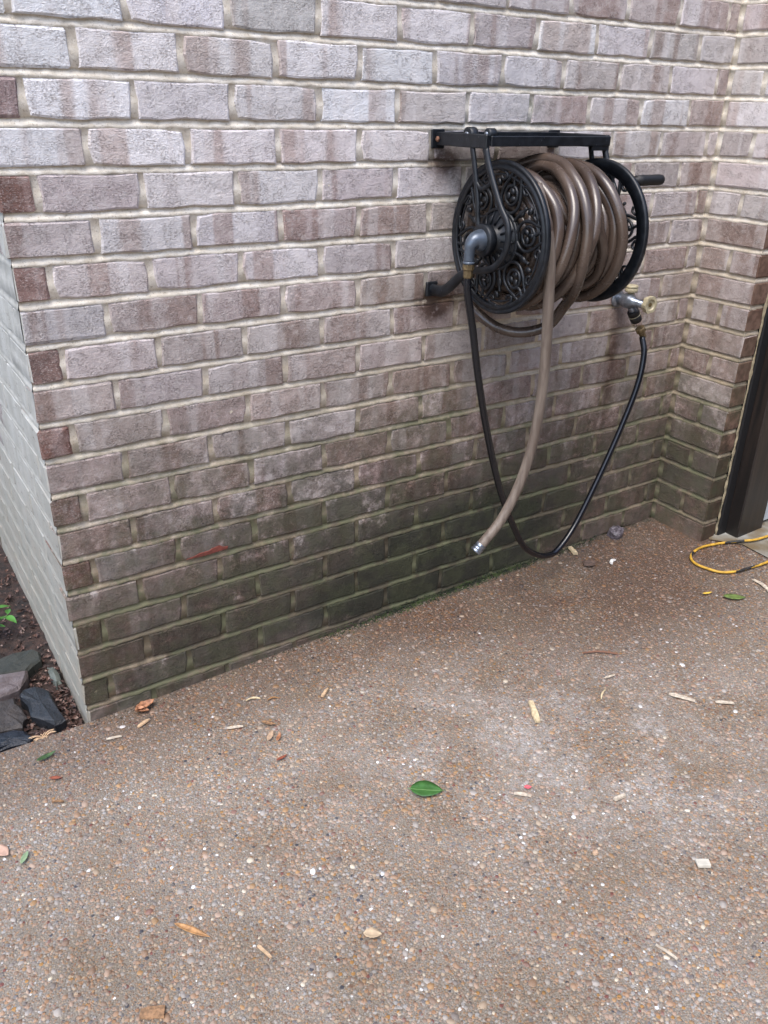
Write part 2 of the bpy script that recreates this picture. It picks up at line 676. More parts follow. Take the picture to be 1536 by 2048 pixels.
for key, root in (('wall', wall), ('pier', pier)):
    o = obj('brick_courses', join(*extra[key]), BRICK, root)
    o['kind'] = 'stuff'
    o.color = (0.36, 0.32, 0.32, 0.8)


def mortar_sheet(n, step, seed):
    """Raked joint: flush with the brick below, undercut beneath the brick above.  x along, y depth, z up."""
    r = np.random.default_rng(seed)
    nx = max(3, int(n / step) + 1)
    xs = np.linspace(0, n, nx)
    rows = []
    for k in range(K1 + 1, KTOP - 1, -1):
        zb = ZT - k * H                          # this bed joint
        wob = r.normal(0, .0009, nx)
        rows.append((zb - BJ / 2 - .0010 + wob, np.full(nx, .0050) + r.normal(0, .0004, nx)))
        rows.append((zb - BJ / 2 + .0014 + wob, np.full(nx, .0012) + r.normal(0, .0006, nx)))
        rows.append((zb - BJ * 0.02 + wob, np.full(nx, .0048) + r.normal(0, .0008, nx)))
        rows.append((zb + BJ / 2 + .001 + wob * .5, np.full(nx, .0095) + r.normal(0, .0006, nx)))
        rows.append((zb + BJ / 2 + .004 + wob * 0, np.full(nx, .0032) + r.normal(0, .0005, nx)))
        rows.append((zb + H * .5 + wob * 0, np.full(nx, .0023) + r.normal(0, .0006, nx)))
    V, F = [], []
    for z, y in rows:
        V += [(float(a), float(b), float(c)) for a, b, c in zip(xs, y, z)]
    for i in range(len(rows) - 1):
        for j in range(nx - 1):
            a = i * nx + j
            F.append((a, a + 1, a + nx + 1, a + nx))
    return V, F


def turn(vf, rz, off):
    return xf(vf, Matrix.Translation(off) @ Matrix.Rotation(rz, 4, 'Z'))


ms = [move(mortar_sheet(W + 0.012, 0.014, 1), (0.003, 0, 0))]
v, f = mortar_sheet(3.0, 0.03, 2)                # left end: depth goes +x, runs +y
ms.append(([(y * .35, x + 0.0035, z) for x, y, z in v], [q[::-1] for q in f]))
obj('mortar', ms[0], MORTAR, wall, True)
obj('mortar', ms[1], SIDEM, wall, True)
v, f = mortar_sheet(D + 0.007, 0.014, 3)
pm = [([(y, 0.010 - x, z) for x, y, z in v], f)]
v, f = mortar_sheet(0.085, 0.012, 4)
pm.append(move((v, f), (0.003, -D, 0)))
obj('mortar', join(*pm), MORTAR, pier, True)
# ragged mortar smear where the pier meets the door opening
r = np.random.default_rng(9)
zs = np.arange(0.03, 2.4, 0.018)
V, F = [], []
for i, z in enumerate(zs):
    a = 0.068 + r.uniform(-.004, .004)
    b = 0.088 + r.uniform(-.006, .006)
    V += [(a, -D - 0.002, z), ((a + b) / 2, -D - 0.006 + r.uniform(-.003, .002), z), (b, -D + 0.004, z), (b, -D + 0.03, z)]
    if i:
        for j in range(3):
            F.append((4 * i - 4 + j, 4 * i - 3 + j, 4 * i + 1 + j, 4 * i + j))
obj('mortar_smear', (V, F), simple('rough_caulk', (0.30, 0.25, 0.16), .9, var=.4, scale=40, bump=.6), pier, True)
SPALL = simple('spalled_brick', (0.15, 0.038, 0.026), 0.85, var=0.3, bump=0.6)
me_sp = prism([(0.284, 0.3785), (0.305, 0.3775), (0.33, 0.3755), (0.36, 0.378), (0.392, 0.379), (0.394, 0.386), (0.381, 0.3875), (0.372, 0.394), (0.352, 0.391), (0.345, 0.387), (0.318, 0.386), (0.306, 0.382)], 0, 0.0022, 0.001)
o = obj('spall', ([(x, -0.0005 - z, y) for x, y, z in me_sp[0]], [q[::-1] for q in me_sp[1]]), SPALL, wall)
o['label'] = 'red raw scar where a brick face has flaked off'


# ------------------------------------------------------------------ ground
def gz(x):
    return max(0.0, 0.026 * x)


def ground_stain_shade(n):
    p = n.pos()
    a = n.noise(p, 1.7, 4, rough=0.6)
    b = n.noise(p, 6.5, 4, rough=0.6)
    s = n.math('ADD', n.math('MULTIPLY', a, 0.6), n.math('MULTIPLY', b, 0.4))
    bloom = n.math('ADD', n.spot((1.05, -0.78), (0.34, 0.26), (0, 1)), n.math('MULTIPLY', n.spot((0.70, -0.45), (0.35, 0.25), (0, 1)), 0.6))
    bloom = n.math('MULTIPLY', bloom, n.math('MULTIPLY', n.step(b, 0.36, 0.62), n.step(n.noise(p, 60, 4, rough=0.7), 0.38, 0.62)))
    o = n.xyz(p)
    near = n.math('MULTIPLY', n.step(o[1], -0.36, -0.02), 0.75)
    rust = n.math('ADD', n.math('MULTIPLY', n.spot((1.65, -0.26), (0.72, 0.34), (0, 1)), 1.25), near, clamp=True)  # rusty damp by wall and corner, the shade there painted in too
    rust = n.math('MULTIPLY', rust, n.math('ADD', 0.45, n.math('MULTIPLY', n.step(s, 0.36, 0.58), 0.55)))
    return s, bloom, rust


def ground_tint(n, c, wet=0.85):
    s, bloom, rust = ground_stain_shade(n)
    c = n.mix(1.0, c, n.ramp(s, [(0.34, (0.80, 0.75, 0.66)), (0.5, (1.03, 1.035, 1.03)), (0.68, (1.20, 1.24, 1.27))]), 'MULTIPLY')
    c = n.mix(n.math('MULTIPLY', rust, wet), c, n.mix(1.0, c, (0.33, 0.225, 0.175), 'MULTIPLY'))  # stain, wetness and painted corner shade darken in one multiply
    c = n.mix(n.math('MULTIPLY', bloom, 0.50), c, (0.43, 0.42, 0.41))
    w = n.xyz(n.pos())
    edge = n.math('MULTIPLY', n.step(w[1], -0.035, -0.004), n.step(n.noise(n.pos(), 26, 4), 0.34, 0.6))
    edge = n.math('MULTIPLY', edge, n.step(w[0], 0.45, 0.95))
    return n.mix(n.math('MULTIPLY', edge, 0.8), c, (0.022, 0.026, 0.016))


PAL = [((0.285, 0.165, 0.092), 22), ((0.175, 0.105, 0.070), 15), ((0.30, 0.285, 0.27), 18), ((0.15, 0.14, 0.14), 8),
       ((0.335, 0.235, 0.175), 14), ((0.37, 0.285, 0.20), 7), ((0.055, 0.055, 0.065), 3), ((0.33, 0.175, 0.055), 6),
       ((0.17, 0.062, 0.05), 3), ((0.66, 0.66, 0.66), 0.75), ((0.46, 0.40, 0.31), 1.6)]


def driveway_material():
    n = NB('exposed_aggregate', 0.55, spec=0.45)
    p = n.pos()
    v1 = n.vor(p, 105)
    v2 = n.vor(p, 230)
    pr = [c for c, _ in PAL]
    cum, stops = 0, []
    tot = sum(w for _, w in PAL)
    for c, w in PAL:
        stops.append((cum / tot, c))
        cum += w
    ca = n.ramp(n.xyz(v1['Color'])[0], stops, True)
    cb = n.ramp(n.xyz(v2['Color'])[1], stops, True)
    matrix = n.mix(n.step(n.noise(p, 420, 3), 0.35, 0.7), (0.135, 0.110, 0.084), (0.265, 0.232, 0.192))
    m2 = n.step(v2['Distance'], 0.52, 0.38)
    c = n.mix(n.math('MULTIPLY', m2, 0.60), matrix, cb)
    m1 = n.math('MULTIPLY', n.step(v1['Distance'], 0.44, 0.36), n.step(n.xyz(v1['Color'])[2], 0.42, 0.46))
    c = n.mix(m1, c, ca)
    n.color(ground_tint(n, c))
    h = n.math('ADD', n.math('MULTIPLY', m1, n.math('SUBTRACT', 1.0, v1['Distance'])), n.math('MULTIPLY', m2, 0.45))
    n.bump(n.math('ADD', h, n.math('MULTIPLY', n.noise(p, 300, 3), 0.3)), 0.9, 0.0025)
    n.put(n.b.inputs['Roughness'], n.math('ADD', 0.36, n.math('MULTIPLY', n.noise(p, 90, 3), 0.45)))
    return n.m


AGG = driveway_material()
V = [(-7, 0, 0), (0, 0, 0), (9, 0, gz(9)), (-7, -9, 0), (0, -9, 0), (9, -9, gz(9)), (-7, 0, -0.16), (0, 0, -0.16)]
drive = obj('driveway', (V, [(3, 4, 1, 0), (4, 5, 2, 1), (0, 1, 7, 6)]), AGG)
drive['kind'] = 'structure'
# bare stones of the aggregate standing proud of the slab
GOLD = 0.0078
xs = np.arange(-0.75, 2.75, GOLD)
ys = np.arange(-1.75, -0.002, GOLD)
X, Y = np.meshgrid(xs, ys)
X = (X + rng.uniform(-.5, .5, X.shape) * GOLD).ravel()
Y = (Y + rng.uniform(-.5, .5, Y.shape) * GOLD).ravel()
keep = (Y < -0.004) & (rng.random(X.size) < 0.74)
Z = np.maximum(0, 0.026 * X)
keep &= in_frame(np.stack([X, Y, Z], 1), 160)
keep &= ~((X > 2.12) & (Y > -0.5)) & ~((X > W - 0.01) & (Y > -D - 0.01))
X, Y, Z = X[keep], Y[keep], Z[keep]
N = X.size
ra = np.clip(rng.lognormal(math.log(0.0031), 0.40, N), 0.0016, 0.0095)
rbb = ra * rng.uniform(0.6, 0.95, N)
ht = np.minimum(ra, rbb) * rng.uniform(0.22, 0.52, N)
ang = rng.uniform(0, math.pi, N)
S = 7
t = np.arange(S) / S * 2 * math.pi
wig = rng.uniform(0.82, 1.12, (N, S))
ux, uy = np.cos(t)[None] * wig * ra[:, None], np.sin(t)[None] * wig * rbb[:, None]
ca, sa = np.cos(ang)[:, None], np.sin(ang)[:, None]
px, py = ux * ca - uy * sa, ux * sa + uy * ca
co = np.zeros((N, 2 * S + 1, 3), np.float32)
co[:, :S, 0] = X[:, None] + px
co[:, :S, 1] = np.minimum(Y[:, None] + py, -0.001)
co[:, :S, 2] = Z[:, None] - 0.0006
co[:, S:2 * S, 0] = X[:, None] + px * 0.72
co[:, S:2 * S, 1] = np.minimum(Y[:, None] + py * 0.72, -0.001)
co[:, S:2 * S, 2] = Z[:, None] + ht[:, None] * 0.8
co[:, 2 * S, 0], co[:, 2 * S, 1], co[:, 2 * S, 2] = X, np.minimum(Y, -.001), Z + ht
loops = []
for i in range(S):
    j = (i + 1) % S
    loops += [i, j, S + j, i, S + j, S + i, S + i, S + j, 2 * S]
loops = np.array(loops, np.int32)
allv = (loops[None] + (np.arange(N) * (2 * S + 1))[:, None]).ravel().astype(np.int32)
me = bpy.data.meshes.new('pebbles')
me.vertices.add(N * (2 * S + 1))
me.vertices.foreach_set('co', co.ravel())
me.loops.add(allv.size)
me.loops.foreach_set('vertex_index', allv)
me.polygons.add(allv.size // 3)
me.polygons.foreach_set('loop_start', np.arange(0, allv.size, 3, dtype=np.int32))
me.polygons.foreach_set('loop_total', np.full(allv.size // 3, 3, np.int32))
me.polygons.foreach_set('use_smooth', np.ones(allv.size // 3, bool))
pc = np.array([c for c, _ in PAL])
pw = np.array([w for _, w in PAL], float)
ci = rng.choice(len(PAL), N, p=pw / pw.sum())
cc = pc[ci] * rng.uniform(0.78, 1.22, (N, 1))
cm = np.array((0.205, 0.150, 0.108))
soft = np.where((ci >= 9)[:, None], 0.0, 0.30)
cc = cc * (1 - soft) + cm * soft
at = me.color_attributes.new('stone', 'FLOAT_COLOR', 'POINT')
full = np.ones((N, 2 * S + 1, 4), np.float32)
full[:, :, :3] = np.clip(cc, 0, 0.85)[:, None, :]
at.data.foreach_set('color', full.ravel())
me.update()
me.validate()
n = NB('river_pebbles', 0.55, spec=0.4)
an = n.t.nodes.new('ShaderNodeAttribute')
an.attribute_name = 'stone'
c = n.mix(n.math('MULTIPLY', n.step(n.noise(n.pos(), 500, 3), 0.4, 0.7), 0.35), an.outputs['Color'], (0.30, 0.26, 0.23))
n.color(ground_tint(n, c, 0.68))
me.materials.append(n.m)
peb = link('pebbles', me, drive)
peb['kind'] = 'stuff'

CONC = NB('smooth_concrete', 0.7)
cq = CONC.mix(CONC.step(CONC.noise(CONC.pos(), 7, 5), 0.35, 0.65), (0.13, 0.095, 0.05), (0.30, 0.31, 0.29))
CONC.color(CONC.mix(CONC.math('MULTIPLY', CONC.step(CONC.noise(CONC.pos(), 150, 3), 0.55, 0.7), 0.5), cq, (0.16, 0.14, 0.11)))
CONC.bump(CONC.noise(CONC.pos(), 120, 4), 0.4, 0.001)
ap = [(2.126, -0.315), (2.112, -0.50), (6, -0.50), (6, 0.0), (2.10, 0.0), (2.10, -0.20), (2.06, -0.228)]
o = obj('concrete_apron', ([(x, y, gz(x) + (0.008 if i not in (0, 1, 6) else 0.004)) for i, (x, y) in enumerate(ap)], [tuple(range(len(ap)))]), CONC.m)
o['kind'] = 'structure'
SOIL = NB('damp_soil', 0.85)
SOIL.color(SOIL.mix(SOIL.step(SOIL.noise(SOIL.pos(), 35, 5, rough=0.7), 0.35, 0.7), (0.012, 0.008, 0.006), (0.050, 0.027, 0.020)))
SOIL.bump(SOIL.noise(SOIL.pos(), 90, 5, rough=0.7), 0.9, 0.006)
o = obj('ground', ([(-80, -80, -0.3), (80, -80, -0.3), (80, 80, -0.3), (-80, 80, -0.3)], [(0, 1, 2, 3)]), SOIL.m)
o['kind'] = 'structure'
# planting bed behind the slab's edge, along the wall's left end
nx, ny = 60, 70
V, F = [], []
for j in range(ny):
    for i in range(nx):
        x = -3.0 + 3.0 * (i / (nx - 1)) ** 0.35 if i < nx - 1 else 0.004
        y = 0.001 + 4.0 * (j / (ny - 1)) ** 2
        hh = -0.045 + 0.03 * min(1, y / 0.5) + 0.014 * math.sin(9 * x + 3) * math.cos(7 * y) + random.uniform(-.006, .006)
        if x > -0.03 and y < 0.3:
            hh -= 0.012
        V.append((x, y, hh))
for j in range(ny - 1):
    for i in range(nx - 1):
        a = j * nx + i
        F.append((a, a + 1, a + nx + 1, a + nx))
o = obj('planting_bed', (V, F), SOIL.m, None, True)
o['kind'] = 'structure'

# ------------------------------------------------------------------ door side
WOOD = NB('dark_varnished_wood', 0.38, spec=0.5)
gr = WOOD.noise(WOOD.vmul(WOOD.pos(), (1, 1, 0.05)), 60, 4, rough=0.6)
WOOD.color(WOOD.mix(WOOD.step(gr, 0.35, 0.7), (0.011, 0.0095, 0.009), (0.027, 0.0195, 0.016)))
WOOD.bump(gr, 0.2, 0.001)
RUB = simple('black_rubber', (0.006, 0.006, 0.007), 0.6)
WHITE = simple('white_painted_metal', (0.42, 0.46, 0.50), 0.45, var=0.05)
t = thing('door_post', 'dark brown wooden door post standing against the brick return wall', 'door post', (2.215, -0.21, 0.056))


def rel(root, vf):
    l = root.location
    return move(vf, (-l[0], -l[1], -l[2]))


obj('post', rel(t, box((2.145, -0.277, 0.058), (2.288, -0.12, 2.4), 0.004)), WOOD, t)
obj('weatherstrip', rel(t, box((2.104, -0.232, 0.060), (2.1445, -0.13, 2.4), 0.003)), RUB, t)
t = thing('garage_door', 'white sectional garage door just showing beside the brown post', 'door', (3.5, -0.2, 0.07))
for i in range(4):
    obj('panel', rel(t, box((2.292, -0.262, 0.075 + i * 0.53), (4.8, -0.222, 0.075 + i * 0.53 + 0.525), 0.006)), WHITE, t)

# added unseen buildings, right of frame and behind the camera, to block low sky
SIDING = simple('dark_brown_siding', (0.10, 0.075, 0.06), 0.8, var=0.2, scale=8)
ROOF = simple('grey_shingle_roof', (0.10, 0.095, 0.09), 0.9, var=0.2, scale=20)
t = thing('wing_sky_blocker', 'added unseen brown wing blocking low sky beyond the garage door', 'sky blocker', (5.9, -4, 0))
obj('wall', rel(t, box((4.85, -8.0, 0.1), (5.05, -0.28, 3.0), 0.01)), SIDING, t)
obj('wall', rel(t, box((2.1, -0.262, 2.42), (4.84, -0.05, 3.0), 0.01)), SIDING, t)
V = [(4.35, -8.3, 2.95), (4.35, -.2, 2.95), (8.5, -.2, 5.2), (8.5, -8.3, 5.2)]
obj('roof', rel(t, (V + [(x, y, z + .18) for x, y, z in V], [(3, 2, 1, 0), (4, 5, 6, 7), (0, 1, 5, 4), (1, 2, 6, 5), (2, 3, 7, 6), (3, 0, 4, 7)])), ROOF, t)
t = thing('rear_sky_blocker', 'added unseen dark building blocking low sky behind the camera', 'sky blocker', (1, -9, 0))
obj('wall', rel(t, box((-3.5, -13, -.3), (9, -7.0, 4.2), 0.02)), SIDING, t)
V = [(-4, -6.5, 4.1), (9.5, -6.5, 4.1), (9.5, -10, 6.2), (-4, -10, 6.2), (9.5, -13.5, 4.1), (-4, -13.5, 4.1)]
obj('roof', rel(t, (V + [(x, y, z + .2) for x, y, z in V], [(0, 3, 2, 1), (3, 5, 4, 2), (6, 7, 8, 9), (9, 8, 10, 11), (0, 1, 7, 6), (4, 5, 11, 10), (1, 2, 8, 7), (2, 4, 10, 8), (5, 3, 9, 11), (3, 0, 6, 9)])), ROOF, t)

# ------------------------------------------------------------------ hose reel
IRON = NB('black_cast_iron', 0.42, spec=0.42)
fi = IRON.noise(IRON.pos(), 55, 4)
IRON.color(IRON.mix(IRON.step(fi, 0.35, 0.7), (0.005, 0.0065, 0.009), (0.012, 0.0145, 0.019)))
IRON.put(IRON.b.inputs['Roughness'], IRON.math('ADD', 0.26, IRON.math('MULTIPLY', fi, 0.28)))
dr = IRON.vor(IRON.pos(), 95)
drop = IRON.math('MULTIPLY', IRON.step(dr['Distance'], 0.20, 0.05), IRON.step(IRON.xyz(dr['Color'])[0], 0.72, 0.74))
IRON.bump(IRON.math('ADD', IRON.math('MULTIPLY', drop, 2.0), IRON.math('MULTIPLY', IRON.noise(IRON.pos(), 260, 2), 0.25)), 0.5, 0.0014)
IRON = IRON.m
STEEL = simple('bright_zinc', (0.25, 0.28, 0.33), 0.34, 0.85, var=0.25, scale=90)
BRASS = simple('dull_brass', (0.17, 0.125, 0.065), 0.5, 0.6, var=0.3, scale=120)
SLATE = simple('grey_swivel', (0.085, 0.105, 0.135), 0.30, 0.35, var=0.2, scale=60)
RUST = simple('rusty_bolt', (0.16, 0.08, 0.05), 0.7, 0.2, var=0.4, scale=200)
YC, ZC = -0.200, 1.110
X1, X2 = 1.027, 1.337
R0 = 0.1695
reel = thing('hose_reel', 'black cast iron hose reel with scrollwork discs bolted to the brick wall', 'hose reel', (1.17, 0, 1.11))


def reel_part(name, vf, mat=IRON, parent=None, smooth=False):
    p = parent or reel
    o = obj(name, move(vf, (-1.17, 0, -1.11)), mat, p, smooth)
    return o


def disc_uv(x, r_, a):
    return (x, YC - r_ * math.cos(a), ZC + r_ * math.sin(a))


def curve_on_disc(x, pts, rad, seg=6, closed=False, n=6):
    return tube(spline([disc_uv(x, r_, a) for r_, a in pts], n, closed), rad, seg, closed)


def circle_on_disc(x, r_, a, cr, rad, seg=6, n=14):
    c = np.array(disc_uv(x, r_, a))
    return tube([c + np.array((0, cr * math.cos(q), cr * math.sin(q))) for q in np.arange(n) / n * 2 * math.pi], rad, seg, True)


def leaf_on_disc(x, r_, a, lr, lt, th, tilt):
    c = np.array(disc_uv(x, r_, a))
    er = np.array((0, -math.cos(a + tilt), math.sin(a + tilt)))
    et = np.array((0, math.sin(a + tilt), math.cos(a + tilt)))
    V, F = [], []
    n = 10
    for s in (-1, 1):
        for q in range(n):
            f_ = 2 * math.pi * q / n
            V.append(tuple(c + er * lr * math.cos(f_) + et * lt * math.sin(f_) + np.array((s * th, 0, 0))))
    for q in range(n):
        w_ = (q + 1) % n
        F.append((q, w_, n + w_, n + q))
    F.append(tuple(range(n - 1, -1, -1)))
    F.append(tuple(range(n, 2 * n)))
    return V, F


def disc(x, s, rw=0.020):
    """s = -1: outer side faces -X."""
    prof = [(-.004, R0 - rw), (-.006, R0 - rw + .002), (-.006, R0 - .012), (-.003, R0 - .010), (-.003, R0 - .007), (-.006, R0 - .005), (-.005, R0),
            (.005, R0 + .0005), (.006, R0 - .004), (.005, R0 - rw)]
    V, F = [], []
    n = 72
    for q in range(n):
        a = 2 * math.pi * q / n
        for d, r_ in prof:
            V.append((x - s * d, YC - r_ * math.cos(a), ZC + r_ * math.sin(a)))
    m = len(prof)
    for q in range(n):
        for i in range(m):
            a, b = q * m + i, q * m + (i + 1) % m
            c_, d_ = ((q + 1) % n) * m + (i + 1) % m, ((q + 1) % n) * m + i
            F.append((a, d_, c_, b) if s < 0 else (a, b, c_, d_))
    rim = reel_part('reel_disc', (V, F), IRON, None, True)
    sc = []
    tr = 0.0039
    for i in range(6):
        a = i * math.pi / 3 + 0.18
        sc.append(circle_on_disc(x, 0.104, a, 0.0205, tr))
        for q in range(3 if s < 0 else 1):
            aa = a + q * math.pi * 2 / 3
            c = disc_uv(x, 0.104, a)
            sc.append(move(leaf_on_disc(x, 0.104, a, 0.0085, 0.0062, 0.003, aa), (0, -0.010 * math.cos(aa), 0.010 * math.sin(aa))))
        b = a + math.pi / 6
        if s < 0:
            sc.append(leaf_on_disc(x, 0.124, b - 0.10, 0.009, 0.0065, 0.0028, 0.5))
        sc.append(leaf_on_disc(x, 0.096, b, 0.011, 0.007, 0.0028, 0))
        sc.append(curve_on_disc(x, [(0.066, b), (0.085, b + .03), (0.10, b), (0.118, b)], tr))
        for g in (-1, 1):                        # scrolls from the hub ring out to the rim
            sc.append(curve_on_disc(x, [(0.066, a + g * .12), (0.080, a + g * .30), (0.098, a + g * .33), (0.118, a + g * .25),
                                        (0.134, a + g * .16), (0.151, a + g * .10)], tr))
            sc.append(curve_on_disc(x, [(0.151, b - g * .10), (0.146, b - g * .26), (0.136, b - g * .30), (0.130, b - g * .22), (0.136, b - g * .16)], tr * .9))
        sc.append(curve_on_disc(x, [(0.124, a), (0.138, a + .03), (0.151, a)], tr))
    sc.append(tube([disc_uv(x, 0.066, q) for q in np.arange(40) / 40 * 2 * math.pi], 0.0045, 6, True))
    sc.append(tube([disc_uv(x, 0.140, q) for q in np.arange(60) / 60 * 2 * math.pi], 0.0026, 6, True))
    reel_part('scrollwork', join(*sc), IRON, rim, True)
    hub = [lathe((x - s * .004, YC, ZC), (s, 0, 0), [(0, .064), (.006, .062), (.014, .050), (.022, .034), (.030, .030), (.034, .024)], 36)]
    for i in range(14):
        a = 2 * math.pi * i / 14
        hub.append(tube([disc_uv(x + s * d, r_, a) for d, r_ in ((.004, .061), (.0125, .050), (.0205, .034))], 0.0028, 5))
    reel_part('hub', join(*hub), IRON, rim, True)
    return rim


disc(X1, -1)
disc(X2, 1, 0.027)
reel_part('drum', lathe((X1 + .002, YC, ZC), (1, 0, 0), [(0, .055), (X2 - X1 - .004, .055)], 24), IRON, None, True)
FX = 0.985                                       # plane of the left frame
GX_ = 1.356                                      # plane of the right frame


def bar(a, b, t_=0.0035):
    return box(np.minimum(a, b), np.maximum(a, b), 0.0012)


for fx, nm in ((FX, -1), (GX_, 1)):
    reel_part('frame_arm', box((fx - .006, -0.192, 1.3015), (fx + .006, -0.006, 1.3305), .002))
    reel_part('wall_plate', box((fx - .019, -0.0075, 1.294), (fx + .019, -0.0015, 1.336), .002))
    reel_part('wall_plate', box((fx - .017, -0.0105, 0.949), (fx + .017, -0.0015, 0.985), .002))
    bl = reel_part('bolt', lathe((fx - .0075, -0.016, 1.315), (-1, 0, 0), [(0, .0062), (.003, .0058), (.005, .003)], 10), RUST)
dy = 0.0
strut_a = [(-.138, 1.303), (-.150, 1.262), (-.160, 1.225), (-.168, 1.190), (-.172, 1.155), (-.180, 1.128)]
strut_b = [(-.184, 1.303), (-.200, 1.266), (-.223, 1.226), (-.250, 1.185), (-.274, 1.157), (-.283, 1.127), (-.275, 1.092), (-.246, 1.058),
           (-.205, 1.043), (-.160, 1.036), (-.124, 1.018), (-.085, .988), (-.055, .970), (-.022, .9665), (-.004, .967)]
link_c = [(-.158, 1.232), (-.176, 1.218), (-.200, 1.226), (-.215, 1.240)]
for fx in (FX, GX_):
    fl = ((1, 0, 0), 0.7)
    sb = spline([(fx, y, z) for y, z in strut_b], 5)
    reel_part('strut', tube(spline([(fx, y, z) for y, z in strut_a], 5), 0.0072, 8, flat=fl), IRON, None, True)
    reel_part('strut', tube(sb, [0.0085 + 0.0055 * min(1, max(0, (i / len(sb) - 0.62) / 0.12)) for i in range(len(sb))], 8, flat=fl), IRON, None, True)
    reel_part('cross_link', tube(spline([(fx, y, z) for y, z in link_c], 4), 0.0055, 8, flat=fl), IRON, None, True)
    reel_part('bearing', lathe((fx - .010, YC, ZC), (1, 0, 0), [(0, .034), (.002, .036), (.018, .036), (.020, .034)], 28), IRON, None, True)
reel_part('axle', lathe((0.968, YC, ZC), (1, 0, 0), [(0, .013), (.41, .013)], 16), IRON, None, True)
tray = reel_part('tray', join(box((FX + .006, -0.190, 1.308), (GX_ - .006, -0.020, 1.312), .001),
                              box((FX + .006, -0.196, 1.306), (GX_ + .006, -0.189, 1.3275), .0015),
                              box((FX + .006, -0.024, 1.306), (GX_ - .006, -0.018, 1.3315), .0015)))
reel_part('corner_gusset', prism([(0, 0)] * 0 or [(GX_ - .052, -.1945), (GX_ + .004, -.1945), (GX_ + .004, -.1905), (GX_ - .052, -.1905)], 1.296, 1.306, .001))
for yy, rr, m_, zz in ((-0.106, .0185, IRON, 1.3255), (-0.176, .0125, IRON, 1.3305)):
    k_ = reel_part('roller', lathe((FX + .007, yy, zz), (1, 0, 0), [(0, rr * .8), (.002, rr), (.020, rr), (.022, rr * .8)], 20), m_, None, True)
    reel_part('roller_pin', lathe((FX + .0035, yy, zz), (1, 0, 0), [(0, rr * .35), (.001, rr * .45), (.0038, rr * .45)], 14), STEEL, k_, True)
ch = [lathe((X2 + .004, -0.300, 1.236), (1, 0, 0), [(0, .0075), (.010, .0075), (.011, .0115), (.030, .0125), (.060, .0122), (.088, .0128), (.098, .0115), (.103, .007)], 18)]
reel_part('crank_handle', join(*ch), RUB, None, True)
el = spline([(1.004, YC, ZC), (0.985, YC, ZC), (0.970, YC, ZC + .001), (0.957, YC, ZC), (0.948, YC, ZC - .008), (0.945, YC, ZC - .020), (0.9445, YC, ZC - .046)], 5)
er = np.interp(np.linspace(0, 1, len(el)), [0, .17, .34, .52, .68, .82, 1], [.0265, .0260, .0235, .0185, .0145, .0122, .0118])
reel_part('swivel_elbow', join(tube(el, er, 16), lathe((0.9445, YC, ZC - .044), (0, 0, -1), [(0, .0118), (.001, .0142), (.005, .0142), (.006, .0118)], 18)), SLATE, None, True)
sc = []
for a in (0.3, 1.3, 2.2, 3.1):
    sc.append(lathe((0.9895, YC - .025 * math.cos(a), ZC + .025 * math.sin(a)), (0, -math.cos(a), math.sin(a)), [(0, .0032), (.003, .0030)], 8))
reel_part('set_screws', join(*sc), RUB)

# ------------------------------------------------------------------ brown garden hose
HOSE = NB('brown_hose_rubber', 0.36, spec=0.65)
hp = HOSE.pos()
hn = HOSE.noise(hp, 9, 4)
HOSE.color(HOSE.mix(HOSE.step(hn, 0.3, 0.7), (0.047, 0.032, 0.025), (0.086, 0.061, 0.047)))
HOSE.bump(HOSE.math('ADD', HOSE.noise(HOSE.vmul(hp, (1, 1, 1)), 420, 2), HOSE.math('MULTIPLY', HOSE.noise(hp, 60, 2), 0.5)), 0.22, 0.001)
HOSE.put(HOSE.b.inputs['Roughness'], HOSE.math('ADD', 0.14, HOSE.math('MULTIPLY', HOSE.noise(hp, 45, 3), 0.22)))
HR = 0.0132


def loop(front, back_r, xb=None, n=5):
    """front: (x, degrees from the front upward, radius) from top to bottom; the hidden rear is filled in."""
    pts = [(x, a, r_) for x, a, r_ in front]
    x0, a0, r0 = pts[-1]
    x1, a1, r1 = pts[0]
    end = a1 - 360
    k = 4
    for i in range(1, k + 1):
        f_ = i / (k + 1)
        pts.append((x0 + (x1 - x0) * f_, a0 + (end - a0) * f_, (r0 + (r1 - r0) * f_) * .4 + back_r * .6))
    P = []
    for x, a, r_ in pts:
        a = math.radians(a)
        P.append((x, YC - r_ * math.cos(a), ZC + r_ * math.sin(a)))
    return tube(spline(P, n, True), HR, 10, True)


